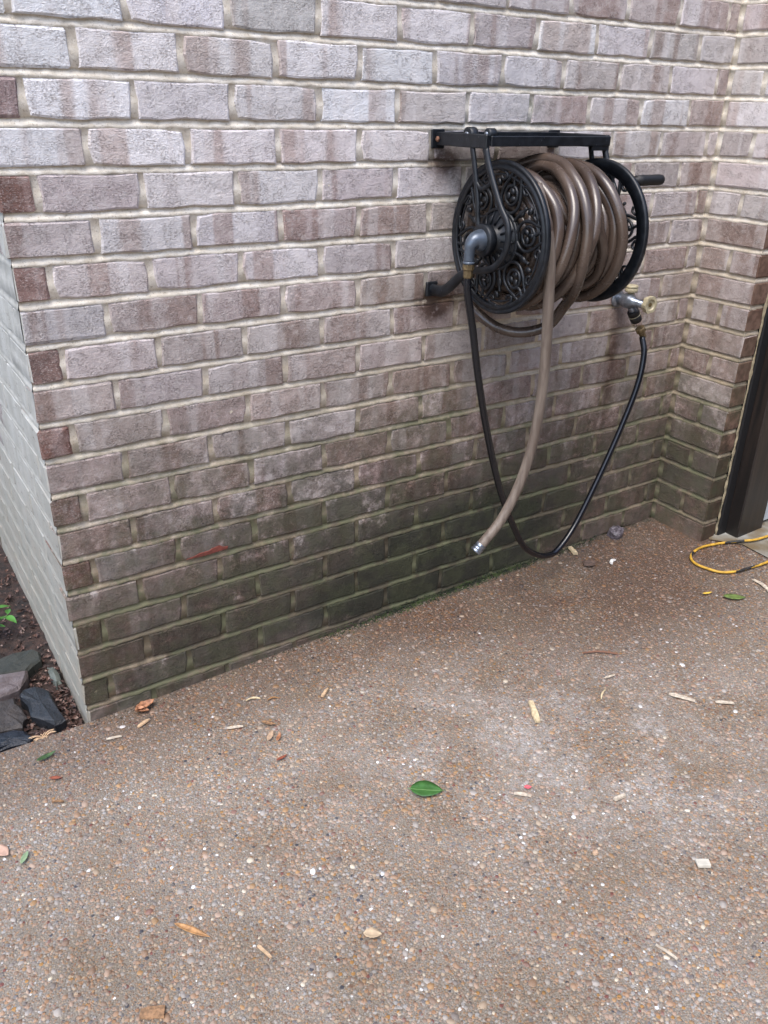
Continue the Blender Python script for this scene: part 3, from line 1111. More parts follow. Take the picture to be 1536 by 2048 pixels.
loops_ = []
fr = {
    'B': (.155, [(1.150, 100), (1.155, 84), (1.143, 66), (1.133, 47), (1.123, 29), (1.108, 11), (1.095, -7), (1.085, -24), (1.075, -50), (1.072, -80)]),
    'C': (.158, [(1.228, 100), (1.222, 76), (1.209, 57), (1.195, 38), (1.185, 23), (1.174, 8), (1.157, -7), (1.142, -27), (1.125, -52), (1.115, -80)]),
    'D': (.153, [(1.255, 100), (1.258, 76), (1.258, 52), (1.263, 30), (1.270, 12), (1.275, -5), (1.278, -28), (1.278, -52), (1.275, -80)]),
    'E': (.132, [(1.262, 100), (1.260, 76), (1.258, 55), (1.264, 36), (1.268, 18), (1.269, 0), (1.270, -22), (1.275, -48), (1.275, -80)]),
    'F': (.130, [(1.180, 100), (1.190, 70), (1.201, 40), (1.211, 19), (1.229, 1), (1.245, -17), (1.262, -47), (1.235, -80)]),
    'G': (.122, [(1.100, 100), (1.104, 76), (1.113, 54), (1.120, 37), (1.138, 19), (1.160, 2), (1.176, -26), (1.188, -53), (1.18, -85)]),
    'H': (.142, [(1.070, 100), (1.074, 70), (1.081, 39), (1.082, 20), (1.076, 4), (1.068, -14), (1.060, -45), (1.056, -80)]),
    'I': (.136, [(1.185, 100), (1.175, 70), (1.162, 46), (1.150, 22), (1.143, 3), (1.136, -19), (1.135, -46), (1.13, -80)]),
    'K': (.138, [(1.05, 100), (1.050, 60), (1.051, 25), (1.052, 0), (1.056, -30), (1.065, -80)]),
}
for nm, (r_, pts) in fr.items():
    loops_.append(loop([(x, a, r_) for x, a in pts], r_ * .97))
# the loosest turn, sagging below the discs
A = [(1.155, 97, .170), (1.164, 77, .168), (1.155, 59, .166), (1.152, 42, .166), (1.148, 24, .166), (1.146, 7, .166), (1.144, -14, .168), (1.156, -38, .172)]
P = [(x, YC - r_ * math.cos(math.radians(a)), ZC + r_ * math.sin(math.radians(a))) for x, a, r_ in A]
P += [(1.178, -.285, .957), (1.172, -.250, .9075), (1.147, -.220, .8865), (1.115, -.190, .8805), (1.090, -.150, .887), (1.073, -.110, .906), (1.066, -.075, .930),
      (1.070, -.050, .990), (1.095, -.038, 1.08), (1.12, -.046, 1.17), (1.14, -.09, 1.245)]
loops_.append(tube(spline(P, 5, True), HR, 10, True))
hel = []                                         # two tidy inner layers
for layer, rr in ((0, .070), (1, .092), (2, .113)):
    for i in range(0, 12 * 28):
        a = i / 28 * 2 * math.pi
        hel.append((X1 + .022 + (i / (12 * 28)) * (X2 - X1 - .060), YC - (rr + .0012 * math.sin(a * 1.7)) * math.cos(a), ZC + rr * math.sin(a)))
    loops_.append(tube(hel, HR * .98, 8))
    hel = []
hose = thing('garden_hose', 'thick brown garden hose coiled on the reel, one end hanging down', 'hose', (1.17, -0.2, 1.11))
obj('coil', rel(hose, join(*loops_)), HOSE.m, hose, True)
TAILM = NB('faded_hose_rubber', 0.5)
TAILM.color(TAILM.mix(TAILM.step(TAILM.noise(TAILM.vmul(TAILM.pos(), (1, 1, .1)), 70, 3), 0.35, 0.65), (0.115, 0.088, 0.070), (0.185, 0.150, 0.122)))
TAILM.bump(TAILM.noise(TAILM.pos(), 300, 2), 0.2, 0.001)
tail = [(1.053, -.285, 1.232), (1.050, -.322, 1.175), (1.0525, -.340, 1.1246), (1.0596, -.345, 1.0712), (1.0663, -.345, .9935), (1.0802, -.340, .8752), (1.0911, -.330, .7607), (1.0901, -.320, .6413),
        (1.0684, -.310, .5264), (1.0289, -.300, .4326), (.9858, -.292, .3778), (.972, -.289, .362)]
obj('hanging_end', rel(hose, tube(spline(tail, 8), HR * .97, 14)), TAILM.m, hose, True)
dx = Vector((.972 - .9858, .003, .362 - .3778)).normalized()
obj('coupling', rel(hose, lathe((.9745, -.2895, .3648), dx, [(0, .0125), (.001, .0138), (.010, .0138), (.011, .0120), (.013, .0145), (.0165, .0148), (.0175, .0135),
                                                    (.0195, .0135), (.0205, .0148), (.024, .0148), (.026, .0125), (.026, .009), (.010, .0085)], 20)), STEEL, hose, True)

# ------------------------------------------------------------------ black leader hose
LEAD = simple('black_hose_rubber', (0.004, 0.005, 0.008), 0.22, spec=0.6, bump=0.15, bscale=300)
lead = thing('leader_hose', 'thin black leader hose looping from the reel down and up to the tap', 'hose', (1.35, -0.15, 0.5))
lp = [(.9445, -.200, 1.036), (.947, -.200, .995), (.9699, -.200, .905), (.9992, -.200, .7773), (1.0513, -.190, .6193), (1.1206, -.180, .4424), (1.2056, -.165, .2901), (1.258, -.158, .216), (1.3229, -.150, .1674),
      (1.372, -.145, .1500), (1.4171, -.140, .1545), (1.4914, -.130, .2172), (1.5763, -.120, .3482), (1.6571, -.110, .4955), (1.7176, -.100, .6279), (1.742, -.086, .715), (1.748, -.064, .765)]
obj('hose_tube', rel(lead, tube(spline(lp, 8), 0.0092, 12)), LEAD, lead, True)
obj('brass_coupling', rel(lead, lathe((.9445, -.2, 1.061), (0, 0, -1), [(0, .0115), (.002, .0136), (.013, .0136), (.015, .0112), (.030, .0110), (.033, .0092)], 8)), BRASS, lead)
u = Vector((1.7433 - 1.6987, -.01, .7833 - .8569)).normalized()
b0 = Vector((1.7433, -.060, .7833))
obj('brass_nut', rel(lead, lathe(b0 - u * .012, u, [(0, .0130), (.002, .0150), (.014, .0150), (.017, .0115), (.020, .0105), (.036, .0100)], 8)), BRASS, lead)

# ------------------------------------------------------------------ tap
tap = thing('garden_tap', 'zinc wall tap with cream wheel handle below the right end of the reel', 'tap', (1.685, 0, .876))
CREAM = simple('cream_plastic', (0.38, 0.335, 0.22), 0.5, var=0.2)
tx, tz = 1.685, 0.876
obj('flange', rel(tap, lathe((tx, -.001, tz), (0, -1, 0), [(0, .026), (.004, .026), (.006, .022), (.010, .018)], 24)), STEEL, tap, True)
obj('body', rel(tap, lathe((tx, -.008, tz), (0, -1, 0), [(0, .016), (.016, .017), (.022, .021), (.048, .021), (.054, .016), (.058, .016), (.060, .0125), (.078, .0125), (.080, .0105), (.094, .0105), (.095, .005), (.112, .005)], 20)), STEEL, tap, True)
p0 = Vector((1.690, -.045, .872))
obj('spout', rel(tap, lathe(p0, u, [(0, .0125), (.030, .0118), (.034, .0118)], 18)), STEEL, tap, True)
p1 = p0 + u * .030
obj('hose_adapter', rel(tap, lathe(p1, u, [(0, .0165), (.002, .0178), (.016, .0178), (.0165, .0160), (.0185, .0160), (.019, .0178), (.036, .0170), (.0365, .0155), (.039, .0150)], 20)), RUB, tap, True)
obj('adapter_ring', rel(tap, lathe(p1 + u * .0168, u, [(0, .0182), (.0016, .0182)], 20)), CREAM, tap, True)
obj('breaker_cap', rel(tap, join(lathe((1.694, -.042, tz + .012), (0, 0, 1), [(0, .010), (.014, .010)], 16),
                                 lathe((1.694, -.042, tz + .026), (0, 0, 1), [(0, .0175), (.001, .0185), (.010, .0190), (.011, .0175), (.012, .0175), (.013, .0190), (.018, .0185), (.020, .0165), (.0195, .012)], 24))), CREAM, tap, True)
wh = []
wc = Vector((1.690, -.118, .879))
nn = 24
V, F = [], []
for s, rr in ((0.007, .016), (0.007, .0225), (-.008, .0235), (-.008, .0165), (-.003, .014), (-.003, .006)):
    for q in range(nn):
        a = 2 * math.pi * q / nn
        k_ = rr + (.0022 if (q // 2) % 2 == 0 and rr > .02 else 0)
        V.append((wc.x + k_ * math.cos(a), wc.y + s, wc.z + k_ * math.sin(a)))
for i in range(5):
    for q in range(nn):
        l = (q + 1) % nn
        F.append((i * nn + q, i * nn + l, (i + 1) * nn + l, (i + 1) * nn + q))
F.append(tuple(range(5 * nn, 6 * nn)))
F.append(tuple(range(nn - 1, -1, -1)))
wheel = obj('wheel_handle', rel(tap, (V, F)), CREAM, tap)
HOLLOW = simple('tarnished_screw', (0.16, 0.115, 0.05), 0.5, 0.5)
wheel_screw = obj('screw', rel(tap, lathe((wc.x, wc.y - .0032, wc.z), (0, -1, 0), [(0, .0062), (.003, .0055)], 10)), HOLLOW, wheel)

# ------------------------------------------------------------------ yellow cord by the door
CORD = thing('cord', 'yellow and black cord lying in a loop on the ground by the door post', 'cord', (2.0, -0.35, 0.052))
cp = [(2.42, -.330), (2.30, -.334), (2.241, -.335), (2.178, -.328), (2.125, -.307), (2.078, -.277), (2.004, -.257), (1.950, -.259), (1.902, -.279), (1.880, -.313), (1.883, -.352), (1.902, -.395), (1.945, -.419), (2.008, -.430), (2.091, -.438), (2.20, -.430)]
sp_ = spline([(x, y, gz(x) + 0.0075 + (0.006 if x > 2.1 and y > -.4 else 0)) for x, y in cp], 10)
YEL = simple('yellow_cord', (0.50, 0.29, 0.035), 0.55, var=0.3, bump=0.3)
BLK = simple('black_cord', (0.02, 0.019, 0.018), 0.6, var=0.3, scale=120, bump=0.3)
yl = tube(sp_, 0.0043, 10)
V, F = yl
Fy, Fb = [], []
nb = len(sp_)


def dark_at(i, k):
    t_ = i / nb
    if 0.25 < t_ < 0.28 or 0.835 < t_ < 0.86:
        return True
    if 0.19 < t_ < 0.33 or 0.48 < t_ < 0.56 or 0.79 < t_ < 0.90:
        return (k + int(i * 0.35)) % 10 < 4
    return False


me = mesh((V, F), 'cord_strand', YEL, True)
me.materials.append(BLK)
for pi, p_ in enumerate(me.polygons):
    if pi < (nb - 1) * 10 and dark_at(pi // 10, pi % 10):
        p_.material_index = 1
o = link('cord_strand', me, CORD)
o.location = (-2.0, .35, -.052)

# ------------------------------------------------------------------ small things lying about
rs = random.Random(11)


def chip(p, q, w, th, name, label, cat, mat, taper=0.4, bend=0.0, lift=0.003, group=None, n=6):
    """A flat splinter from p to q on the ground."""
    p, q = np.array(p, float), np.array(q, float)
    d = q - p
    L = np.linalg.norm(d)
    d /= L
    e = np.array((-d[1], d[0]))
    c = (p + q) / 2
    V, F = [], []
    for i in range(n):
        t_ = i / (n - 1)
        s = p + d * L * t_ + e * bend * math.sin(math.pi * t_) - c
        hw = w / 2 * (taper + (1 - taper) * math.sin(math.pi * min(1, 0.15 + t_ * 0.75))) * rs.uniform(.85, 1.12)
        z = lift * (0.3 + 0.7 * abs(math.sin(2.3 * t_ + .4)))
        for sx, sz in ((-1, 0), (1, 0), (1, 1), (-1, 1)):
            k_ = 1 - .25 * sz
            V.append((s[0] + e[0] * hw * sx * k_, s[1] + e[1] * hw * sx * k_, z + th * sz + (rs.uniform(0, th * .4) if sz else 0)))
    for i in range(n - 1):
        a = i * 4
        for k_ in range(4):
            l = (k_ + 1) % 4
            F.append((a + k_, a + l, a + 4 + l, a + 4 + k_))
    F.append((3, 2, 1, 0))
    F.append(tuple(4 * (n - 1) + k_ for k_ in range(4)))
    o = obj(name, (V, F), mat)
    o.location = (c[0], c[1], gz(c[0]) + 0.002)
    return tag(o, label, cat, group)


def leaf(p, q, w, name, label, mat, curl=0.25, fold=0.18, lift=0.004, edge=0.0, midrib=None, cat='leaf', cup=0.0):
    p, q = np.array(p, float), np.array(q, float)
    d = q - p
    L = np.linalg.norm(d)
    d /= L
    e = np.array((-d[1], d[0]))
    c = (p + q) / 2
    n, m = 12, 5
    V, F = [], []
    for side in (0, 1):
        for i in range(n):
            t_ = i / (n - 1)
            hw = w / 2 * (math.sin(math.pi * t_ ** 0.85) ** 0.8 if 0 < t_ < 1 else 0.02)
            for j in range(m):
                s = (j - 2) / 2
                jj = 1 + edge * rs.uniform(-1, 1) * (abs(s) > .9) * (0 if side else 1)
                pos = d * (t_ - .5) * L + e * hw * s * jj
                z = lift + fold * abs(s) * hw + curl * L * (t_ - .5) ** 2 + cup * hw * s * abs(s)
                V.append((pos[0], pos[1], z - side * 0.0006))
    o_ = n * m
    for i in range(n - 1):
        for j in range(m - 1):
            a = i * m + j
            F.append((a, a + m, a + m + 1, a + 1))
            F.append((o_ + a, o_ + a + 1, o_ + a + m + 1, o_ + a + m))
    ring = [j for j in range(m)] + [i * m + m - 1 for i in range(1, n)] + [(n - 1) * m + j for j in range(m - 2, -1, -1)] + [i * m for i in range(n - 2, 0, -1)]
    for i in range(len(ring)):
        a, b = ring[i], ring[(i + 1) % len(ring)]
        F.append((a, b, o_ + b, o_ + a))
    o = obj(name, (V, F), mat, None, True)
    o.location = (c[0], c[1], gz(c[0]) + 0.003)
    tag(o, label, cat)
    if midrib:
        obj('midrib', tube([(d[0] * (t_ - .5) * L * 1.12, d[1] * (t_ - .5) * L * 1.12, lift + curl * L * (t_ - .5) ** 2 + .0004) for t_ in np.linspace(0, 1, 9)], 0.0007, 5), midrib, o, True)
    return o


PALEWOOD = simple('pale_split_wood', (0.56, 0.45, 0.28), 0.7, var=0.25, scale=120)
CREAMW = simple('creamy_wood', (0.50, 0.43, 0.34), 0.7, var=0.25, scale=150)
TANW = simple('tan_wood', (0.48, 0.33, 0.20), 0.75, var=0.2, scale=150)
ORANGE = simple('orange_dry_leaf', (0.36, 0.19, 0.075), 0.65, var=0.35, scale=90)
BARK = simple('brown_bark', (0.23, 0.13, 0.065), 0.8, var=0.4, scale=160, bump=0.6)
DRY = simple('dry_leaf', (0.33, 0.150, 0.075), 0.6, var=0.45, scale=110)
TAN = simple('tan_dry_leaf', (0.42, 0.29, 0.19), 0.7, var=0.2, scale=130)
GREEN = simple('glossy_green_leaf', (0.045, 0.125, 0.032), 0.25, spec=0.6, var=0.2, scale=60)
RIBG = simple('leaf_midrib', (0.11, 0.22, 0.06), 0.5)
GREEN2 = simple('dull_green_leaf', (0.115, 0.165, 0.04), 0.55, var=0.3, scale=80)
GREEN3 = simple('dark_green_leaf', (0.035, 0.075, 0.022), 0.5, var=0.3, scale=80)
GREENP = simple('pale_green_leaf', (0.22, 0.31, 0.17), 0.6, var=0.2, scale=80)
PINK = simple('pink_tan_leaf', (0.47, 0.30, 0.22), 0.6, var=0.15, scale=80)
REDL = simple('red_dry_leaf', (0.22, 0.06, 0.03), 0.6, var=0.25, scale=90)
PETAL = simple('pink_petal', (0.65, 0.12, 0.14), 0.5, var=0.2, scale=200)
YELL = simple('yellow_bit', (0.55, 0.36, 0.05), 0.6, var=0.15)

leaf((.535, -.619), (.594, -.662), .048, 'green_leaf', 'glossy bright green leaf lying alone in the middle of the driveway', GREEN, .12, .22, .003, .03, RIBG)
leaf((1.786, -.492), (1.840, -.534), .030, 'green_leaf', 'dull olive green leaf on the ground near the yellow cord', GREEN2, .15, .2, .003, .12)
leaf((-.140, -.084), (-.094, -.072), .014, 'green_leaf', 'small dark green curled leaf near the slab edge by the stones', GREEN3, .35, .5, .003, .25)
leaf((-.232, -.364), (-.213, -.338), .012, 'green_leaf', 'small pale green leaf scrap beside a pinkish dry leaf', GREENP, .2, .4, .002, .2)
leaf((-.268, -.290), (-.249, -.330), .026, 'dry_leaf', 'pinkish tan dry leaf at the left edge of the picture', PINK, .2, .2, .003, .1)
dl = leaf((.106, -.040), (.160, -.024), .026, 'dry_leaf', 'curled orange dry leaf lying at the foot of the brick wall', DRY, .9, 1.1, .003, .3)
lobe = leaf((.104, -.030), (.136, -.047), .020, 'curled_tip', '', DRY, .5, 1.2, .003, .35)
for k_ in ('label', 'category'):
    del lobe[k_]
lobe.location = (-.012, -.010, .001)
lobe.parent = dl
leaf((-.022, -.655), (.024, -.718), .013, 'dry_leaf', 'long narrow orange sliver of dry leaf on the open driveway', ORANGE, .12, .5, .002, .2)
leaf((.339, -.307), (.366, -.279), .013, 'dry_leaf', 'small tan oval dry leaf beside an orange one', TAN, .2, .3, .002, .08)
leaf((.357, -.319), (.377, -.297), .010, 'dry_leaf', 'small orange-brown oval dry leaf beside a tan one', DRY, .2, .4, .002, .08)
leaf((.355, -.238), (.381, -.266), .012, 'dry_leaf', 'torn brown leaf fragment just above two small oval leaves', BARK, .3, .4, .003, .3)
leaf((.326, -.377), (.357, -.373), .008, 'dry_leaf', 'thin dark red dry leaf below two small oval leaves', REDL, .2, .5, .002, .1)
leaf((-.128, -.150), (-.104, -.163), .010, 'dry_leaf', 'small pinkish leaf with dark red tip below the dark green leaf', REDL, .2, .3, .002, .2)
leaf((1.565, -.128), (1.618, -.122), .035, 'dry_leaf', 'flat rotten brown leaf on the ground below the black hose', simple('rotten_leaf', (0.11, 0.075, 0.06), .7, var=.4, scale=90), .15, .25, .002, .25)
leaf((1.745, -.449), (1.779, -.457), .010, 'dry_leaf', 'small yellow leaf sliver on the ground near the yellow cord', YELL, .3, .4, .003, .1)
leaf((.752, -.752), (.767, -.760), .011, 'petal', 'tiny bright pink petal above a pale splinter', PETAL, .3, .3, .002, .1, None, 'petal')
leaf((.746, -.970), (.762, -.962), .011, 'dry_leaf', 'tiny tan dry leaf above the cream wood block', TAN, .3, .3, .002, .1)
leaf((.262, -.865), (.290, -.885), .020, 'dry_leaf', 'crumpled beige leaf fragment low on the driveway', simple('beige_leaf', (.45, .34, .22), .7, var=.2), .3, .5, .003, .3)

chip((.962, -.541), (.924, -.609), .017, .005, 'wood_chip', 'yellowish split wood chip lying upright on the driveway', 'wood chip', PALEWOOD, .6)
chip((1.280, -.711), (1.314, -.765), .012, .003, 'wood_chip', 'long pale pointed splinter on the right of the driveway', 'wood chip', CREAMW, .3)
chip((1.353, -.797), (1.389, -.825), .009, .003, 'wood_chip', 'ragged pale splinter right of the long pointed splinter', 'wood chip', CREAMW, .5)
chip((.722, -.753), (.748, -.779), .008, .003, 'wood_chip', 'small pale splinter just below the pink petal', 'wood chip', CREAMW, .4)
chip((.893, -.887), (.922, -.891), .010, .004, 'wood_chip', 'stubby cream chip beside a tiny white pebble', 'wood chip', CREAMW, .6)
chip((.696, -1.172), (.706, -1.212), .0035, .003, 'wood_chip', 'straight matchstick-thin pale stick on the driveway', 'wood chip', CREAMW, .95)
chip((.018, -.090), (.052, -.098), .007, .002, 'wood_chip', 'thin pale sliver below the curled orange leaf', 'wood chip', CREAMW, .3)
chip((.095, -.089), (.128, -.076), .009, .003, 'wood_chip', 'short tan sliver beside the curled orange leaf', 'wood chip', TANW, .4)
chip((.276, -.211), (.312, -.225), .009, .002, 'wood_chip', 'pale pointed seed husk on the brown part of the driveway', 'wood chip', CREAMW, .2)
chip((.357, -.142), (.392, -.153), .004, .002, 'wood_chip', 'thin bent straw above the torn brown leaf', 'wood chip', PALEWOOD, .6, .006)
chip((.404, -.170), (.432, -.177), .004, .002, 'wood_chip', 'thin curved orange straw above the torn brown leaf', 'wood chip', ORANGE, .6, .006)
chip((.527, -.235), (.553, -.216), .010, .004, 'wood_chip', 'stubby tan chip near the middle of the wall foot', 'wood chip', TANW, .7)
chip((1.614, -.010), (1.597, -.056), .016, .006, 'wood_chip', 'pale wood chip at the wall foot beside the black hose loop', 'wood chip', PALEWOOD, .8)
chip((1.955, -.479), (1.930, -.552), .012, .003, 'wood_chip', 'long curved pale shaving right of the olive green leaf', 'wood chip', CREAMW, .4, .008)
chip((1.650, -.165), (1.680, -.152), .012, .004, 'shell', 'small white curved shell piece on the dark ground by the wall', 'shell', simple('white_shell', (.7, .69, .66), .5), .4, .006)
chip((-.130, -.788), (-.094, -.806), .024, .003, 'bark_chip', 'brown fibrous bark chip at the bottom edge of the picture', 'bark chip', BARK, .85)
chip((1.22, -.465), (1.30, -.520), .004, .003, 'twig', 'thin reddish twig on the brown part of the driveway', 'twig', simple('reddish_twig', (.20, .10, .065), .7), .6, .008)
chip((1.12, -.63), (1.155, -.61), .005, .002, 'wood_chip', 'forked pale straw left of the thin reddish twig', 'wood chip', PALEWOOD, .4, .003)
chip((1.19, -.575), (1.222, -.580), .006, .002, 'wood_chip', 'small flat tan splinter below the forked straw', 'wood chip', CREAMW, .3)
chip((.09, -.78), (.10, -.815), .006, .003, 'wood_chip', 'short whitish twig bit low on the driveway', 'wood chip', TANW, .5)
chip((-.14, -.225), (-.118, -.238), .005, .003, 'twig', 'short dark twig bit near the left edge of the driveway', 'twig', BARK, .5)
blk = obj('wood_block', box((-.0135, -.0085, 0), (.0135, .0085, .008), .0015, .0006), simple('cream_block', (.50, .47, .40), .7, var=.12))
blk.location = (.915, -1.103, gz(.915) + .003)
blk.rotation_euler = (0, 0, -.56)
tag(blk, 'small cream rectangular block lying on the right of the driveway', 'wood block')


def stone(poly, z0, z1, name, label, mat, parent=None):
    c = np.mean(np.array(poly), axis=0)
    P = []
    n = len(poly)
    for i in range(n):                           # break the edges up a little
        a, b = np.array(poly[i]), np.array(poly[(i + 1) % n])
        P.append(a - c)
        P.append((a * .5 + b * .5) * 1.0 - c + np.array((rs.uniform(-.006, .006), rs.uniform(-.006, .006))))
    V, F = prism([tuple(p) for p in P], 0, z1 - z0, min(.007, (z1 - z0) * .3))
    V = [(x + rs.uniform(-.0015, .0015), y + rs.uniform(-.0015, .0015), z + (rs.uniform(-.003, .003) if z > 0 else 0)) for x, y, z in V]
    m = len(P)
    top = F.pop()
    V.append((0, 0, z1 - z0 + .003))
    for i in range(m):
        F.append((top[i], top[(i + 1) % m], len(V) - 1))
    o = obj(name, (V, F), mat, parent)
    o.location = (c[0], c[1], z0)
    return tag(o, label, 'stone')


def stone_mat(name, a, b, rough=.4, scale=28):
    n = NB(name, rough, spec=.5)
    n.color(n.mix(n.step(n.noise(n.pos(), scale, 5, rough=.65), .35, .68), a, b))
    n.bump(n.noise(n.pos(), 45, 6, rough=.7), .8, .009)
    return n.m


def ccw(p):
    a = sum(p[i][0] * p[(i + 1) % len(p)][1] - p[(i + 1) % len(p)][0] * p[i][1] for i in range(len(p)))
    return p if a > 0 else p[::-1]


stone(ccw([(-.20, .33), (-.14, .395), (-.055, .40), (-.032, .37), (-.038, .33), (-.082, .297)]), -.05, .0, 'bed_stone',
      'flat olive grey stone at the back of the planting bed by the wall', stone_mat('olive_stone', (.022, .026, .022), (.038, .040, .033), .75))
stone(ccw([(-.23, .30), (-.155, .315), (-.081, .293), (-.098, .245), (-.118, .222), (-.20, .205)]), -.05, .006, 'bed_stone',
      'pinkish grey flat stone between the olive and the dark slabs', stone_mat('pinkish_stone', (.085, .064, .062), (.14, .118, .12), .65))
stone(ccw([(-.123, .190), (-.109, .220), (-.064, .198), (-.050, .145), (-.046, .039), (-.072, .033), (-.114, .100)]), -.05, .004, 'bed_stone',
      'large wet blue-black slab of stone nearest the wall corner', stone_mat('blue_black_stone', (.008, .010, .013), (.018, .020, .024), .42))
stone(ccw([(-.26, .195), (-.169, .200), (-.134, .196), (-.126, .150), (-.122, .100), (-.140, .070), (-.22, .088)]), -.05, .002, 'bed_stone',
      'brownish grey stone left of the large blue-black slab', stone_mat('brown_stone', (.022, .018, .016), (.045, .036, .031), .55))
stone(ccw([(-.26, .078), (-.186, .084), (-.135, .062), (-.122, .022), (-.140, .016), (-.22, .022)]), -.06, -.006, 'bed_stone',
      'wet dark blue stone against the edge of the driveway slab', stone_mat('dark_blue_stone', (.005, .007, .012), (.011, .014, .020), .3))
stone(ccw([(-.030, .310), (-.016, .300), (-.014, .22), (-.028, .212)]), -.05, -.012, 'bed_stone',
      'narrow grey-green stone lying along the wall in the bed', stone_mat('grey_green_stone', (.09, .105, .09), (.15, .165, .145), .55))
rk = [(1.787, -.040), (1.790, -.008), (1.815, -.005), (1.838, -.012), (1.842, -.038), (1.815, -.052)]
RKM = NB('purple_grey_stone', .5)
RKM.color(RKM.mix(RKM.step(RKM.noise(RKM.pos(), 160, 4), .4, .65), (.055, .046, .052), (.15, .13, .148)))
RKM.bump(RKM.noise(RKM.pos(), 150, 4), .7, .003)
o = stone(ccw(rk), .049, .080, 'loose_stone', 'small purple-grey broken stone lying against the wall foot', RKM.m)
o.rotation_euler = (.25, -.12, .2)

# dead leaves and crumbs in the bed
V, F = [], []
for i in range(2600):
    y = 0.015 + 1.7 * rs.random() ** 1.6
    x = -0.006 - (0.10 + 0.5 * y) * rs.random() ** 1.2 if rs.random() < .75 else -rs.random() * .6
    z = -0.045 + 0.03 * min(1, y / 0.5) + .014 * math.sin(9 * x + 3) * math.cos(7 * y) + rs.uniform(-.004, .012)
    L, w_ = rs.uniform(.006, .024), rs.uniform(.004, .013)
    m = Matrix.Translation((x, y, z)) @ Matrix.Rotation(rs.uniform(0, 6.28), 4, 'Z') @ Matrix.Rotation(rs.uniform(-.7, .7), 4, 'X') @ Matrix.Rotation(rs.uniform(-.5, .5), 4, 'Y')
    b0_ = len(V)
    for p in ((-L / 2, 0, 0), (0, -w_ / 2, w_ * .25), (L / 2, 0, 0), (0, w_ / 2, w_ * .25), (0, 0, -.001)):
        V.append(tuple(m @ Vector(p)))
    F += [(b0_, b0_ + 1, b0_ + 4), (b0_ + 1, b0_ + 2, b0_ + 4), (b0_ + 2, b0_ + 3, b0_ + 4), (b0_ + 3, b0_, b0_ + 4)]
LIT = NB('leaf_litter', .6)
LIT.color(LIT.ramp(LIT.noise(LIT.pos(), 55, 2), [(.3, (.018, .011, .010)), (.48, (.06, .032, .025)), (.58, (.11, .055, .04)), (.68, (.26, .19, .16)), (.8, (.07, .02, .018))]))
o = obj('leaf_litter', (V, F), LIT.m)
o['kind'] = 'stuff'
# moss and grit in the crack where the wall meets the slab
V, F = [], []
for i in range(2600):
    x = 1.18 + rs.gauss(0, .26)
    if not .35 < x < 1.75:
        continue
    y = -abs(rs.gauss(0, .009)) - .001
    z = gz(x) + max(0, rs.gauss(0, .006)) * (1 if y > -.008 else 0)
    b0_ = len(V)
    sz = rs.uniform(.0018, .005)
    for q in range(3):
        a = q * 2.1 + rs.uniform(0, 2)
        V.append((x + sz * math.cos(a), min(-.0005, y + sz * .6 * math.sin(a)), z))
    V.append((x + rs.uniform(-.002, .002), y, z + sz * rs.uniform(.6, 1.4)))
    F += [(b0_, b0_ + 1, b0_ + 3), (b0_ + 1, b0_ + 2, b0_ + 3), (b0_ + 2, b0_, b0_ + 3)]
MOSS = NB('moss', .9)
MOSS.color(MOSS.mix(MOSS.step(MOSS.noise(MOSS.pos(), 60, 3), .4, .65), (.012, .018, .008), (.045, .065, .018)))
o = obj('moss', (V, F), MOSS.m)
o['kind'] = 'stuff'
V, F = [], []
for i in range(1500):
    x = rs.uniform(0, W)
    y = -abs(rs.gauss(0, .012)) - .002
    b0_ = len(V)
    sz = rs.uniform(.001, .0032)
    for q in range(4):
        a = q * 1.57 + rs.uniform(-.4, .4)
        V.append((x + sz * math.cos(a) * 1.3, min(-.0005, y + sz * math.sin(a)), gz(x) + .0006))
    V.append((x, y, gz(x) + sz * .9))
    F += [(b0_ + q, b0_ + (q + 1) % 4, b0_ + 4) for q in range(4)]
GRIT = NB('grit', .8)
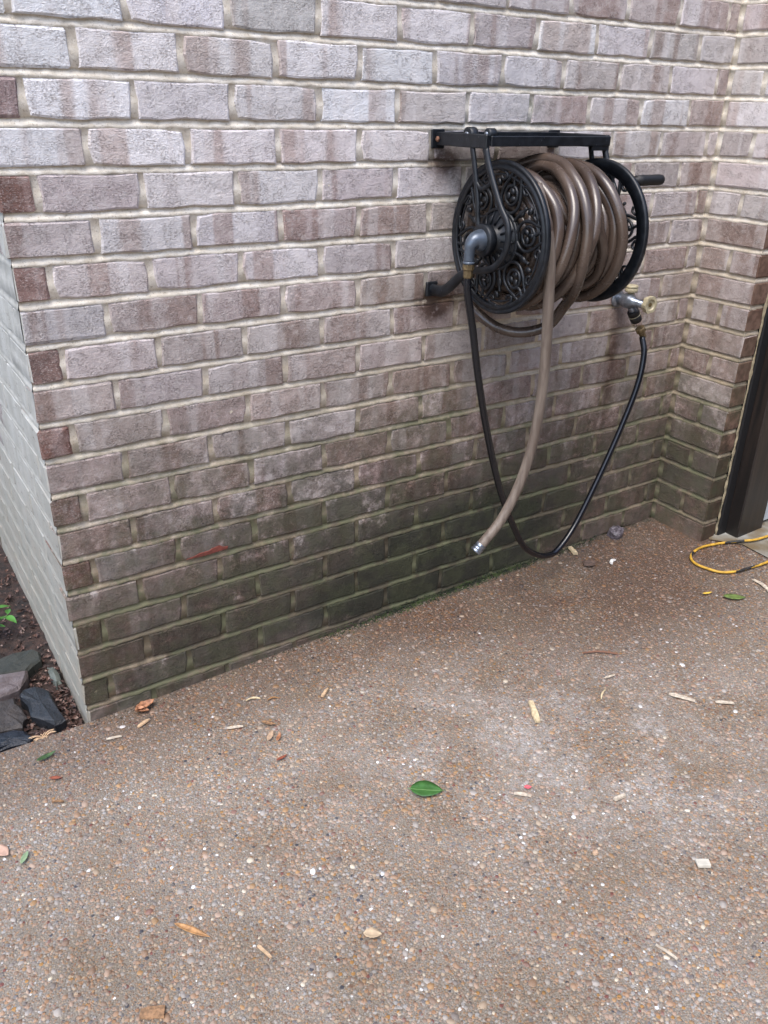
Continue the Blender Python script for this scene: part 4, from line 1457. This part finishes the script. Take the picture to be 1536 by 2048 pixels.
GRIT.color(GRIT.ramp(GRIT.noise(GRIT.pos(), 180, 2), [(.35, (.02, .015, .011)), (.5, (.085, .06, .042)), (.62, (.17, .14, .11)), (.75, (.40, .37, .34))]))
o = obj('grit', (V, F), GRIT.m)
o['kind'] = 'stuff'
# straw-coloured tuft at the slab edge
V, F = [], []
tuft = thing('dry_tuft', 'small tuft of straw-coloured dead grass at the slab edge by the stones', 'dead grass', (-.108, .008, -.012))
parts = []
for i in range(26):
    a = rs.uniform(0, 6.28)
    L = rs.uniform(.012, .034)
    parts.append(tube(spline([(rs.uniform(-.012, .012), rs.uniform(-.006, .006), 0), (L * .5 * math.cos(a), L * .3 * math.sin(a), L * .5), (L * math.cos(a), L * .45 * math.sin(a), L * .45)], 3), [.0012] * 7, 4))
obj('blades', join(*parts), TANW, tuft)

# small plant at the left edge
plant = thing('plant', 'small leafy green plant growing in the bed at the left edge', 'plant', (-.135, .52, -.02))
STEM = simple('green_stem', (.06, .10, .03), .6)
PL = simple('fresh_green_leaf', (.055, .175, .030), .45, var=.3, scale=40)
for s_, (bx, by, hgt) in enumerate([(-.02, .02, .10), (.0, .0, .085), (-.05, .03, .12)]):
    tip = (bx + .055, by - .02, hgt)
    st = spline([(bx, by, 0), (bx + .012, by - .004, hgt * .55), tip], 6)
    stem = obj('stem', tube(st, .0016, 6), STEM, plant, True)
    for i in range(9):
        q = np.array(st[min(len(st) - 1, 4 + i)])
        a = i * 2.4 + s_
        d = np.array((math.cos(a), math.sin(a), rs.uniform(-.1, .35)))
        L = rs.uniform(.026, .046)
        e = np.cross(d, (0, 0, 1.0))
        e /= np.linalg.norm(e)
        V = []
        n = 7
        for k_ in range(n):
            t_ = k_ / (n - 1)
            hw = L * .24 * math.sin(math.pi * t_ ** .8) + .0004
            c_ = q + d * L * t_ - np.array((0, 0, L * .25 * t_ * t_))
            V += [tuple(c_ - e * hw + np.array((0, 0, hw * .35))), tuple(c_), tuple(c_ + e * hw + np.array((0, 0, hw * .35)))]
        F = []
        for k_ in range(n - 1):
            for j in range(2):
                aa = k_ * 3 + j
                F.append((aa, aa + 1, aa + 4, aa + 3))
        obj('leaf', (V, F), PL, stem, True)
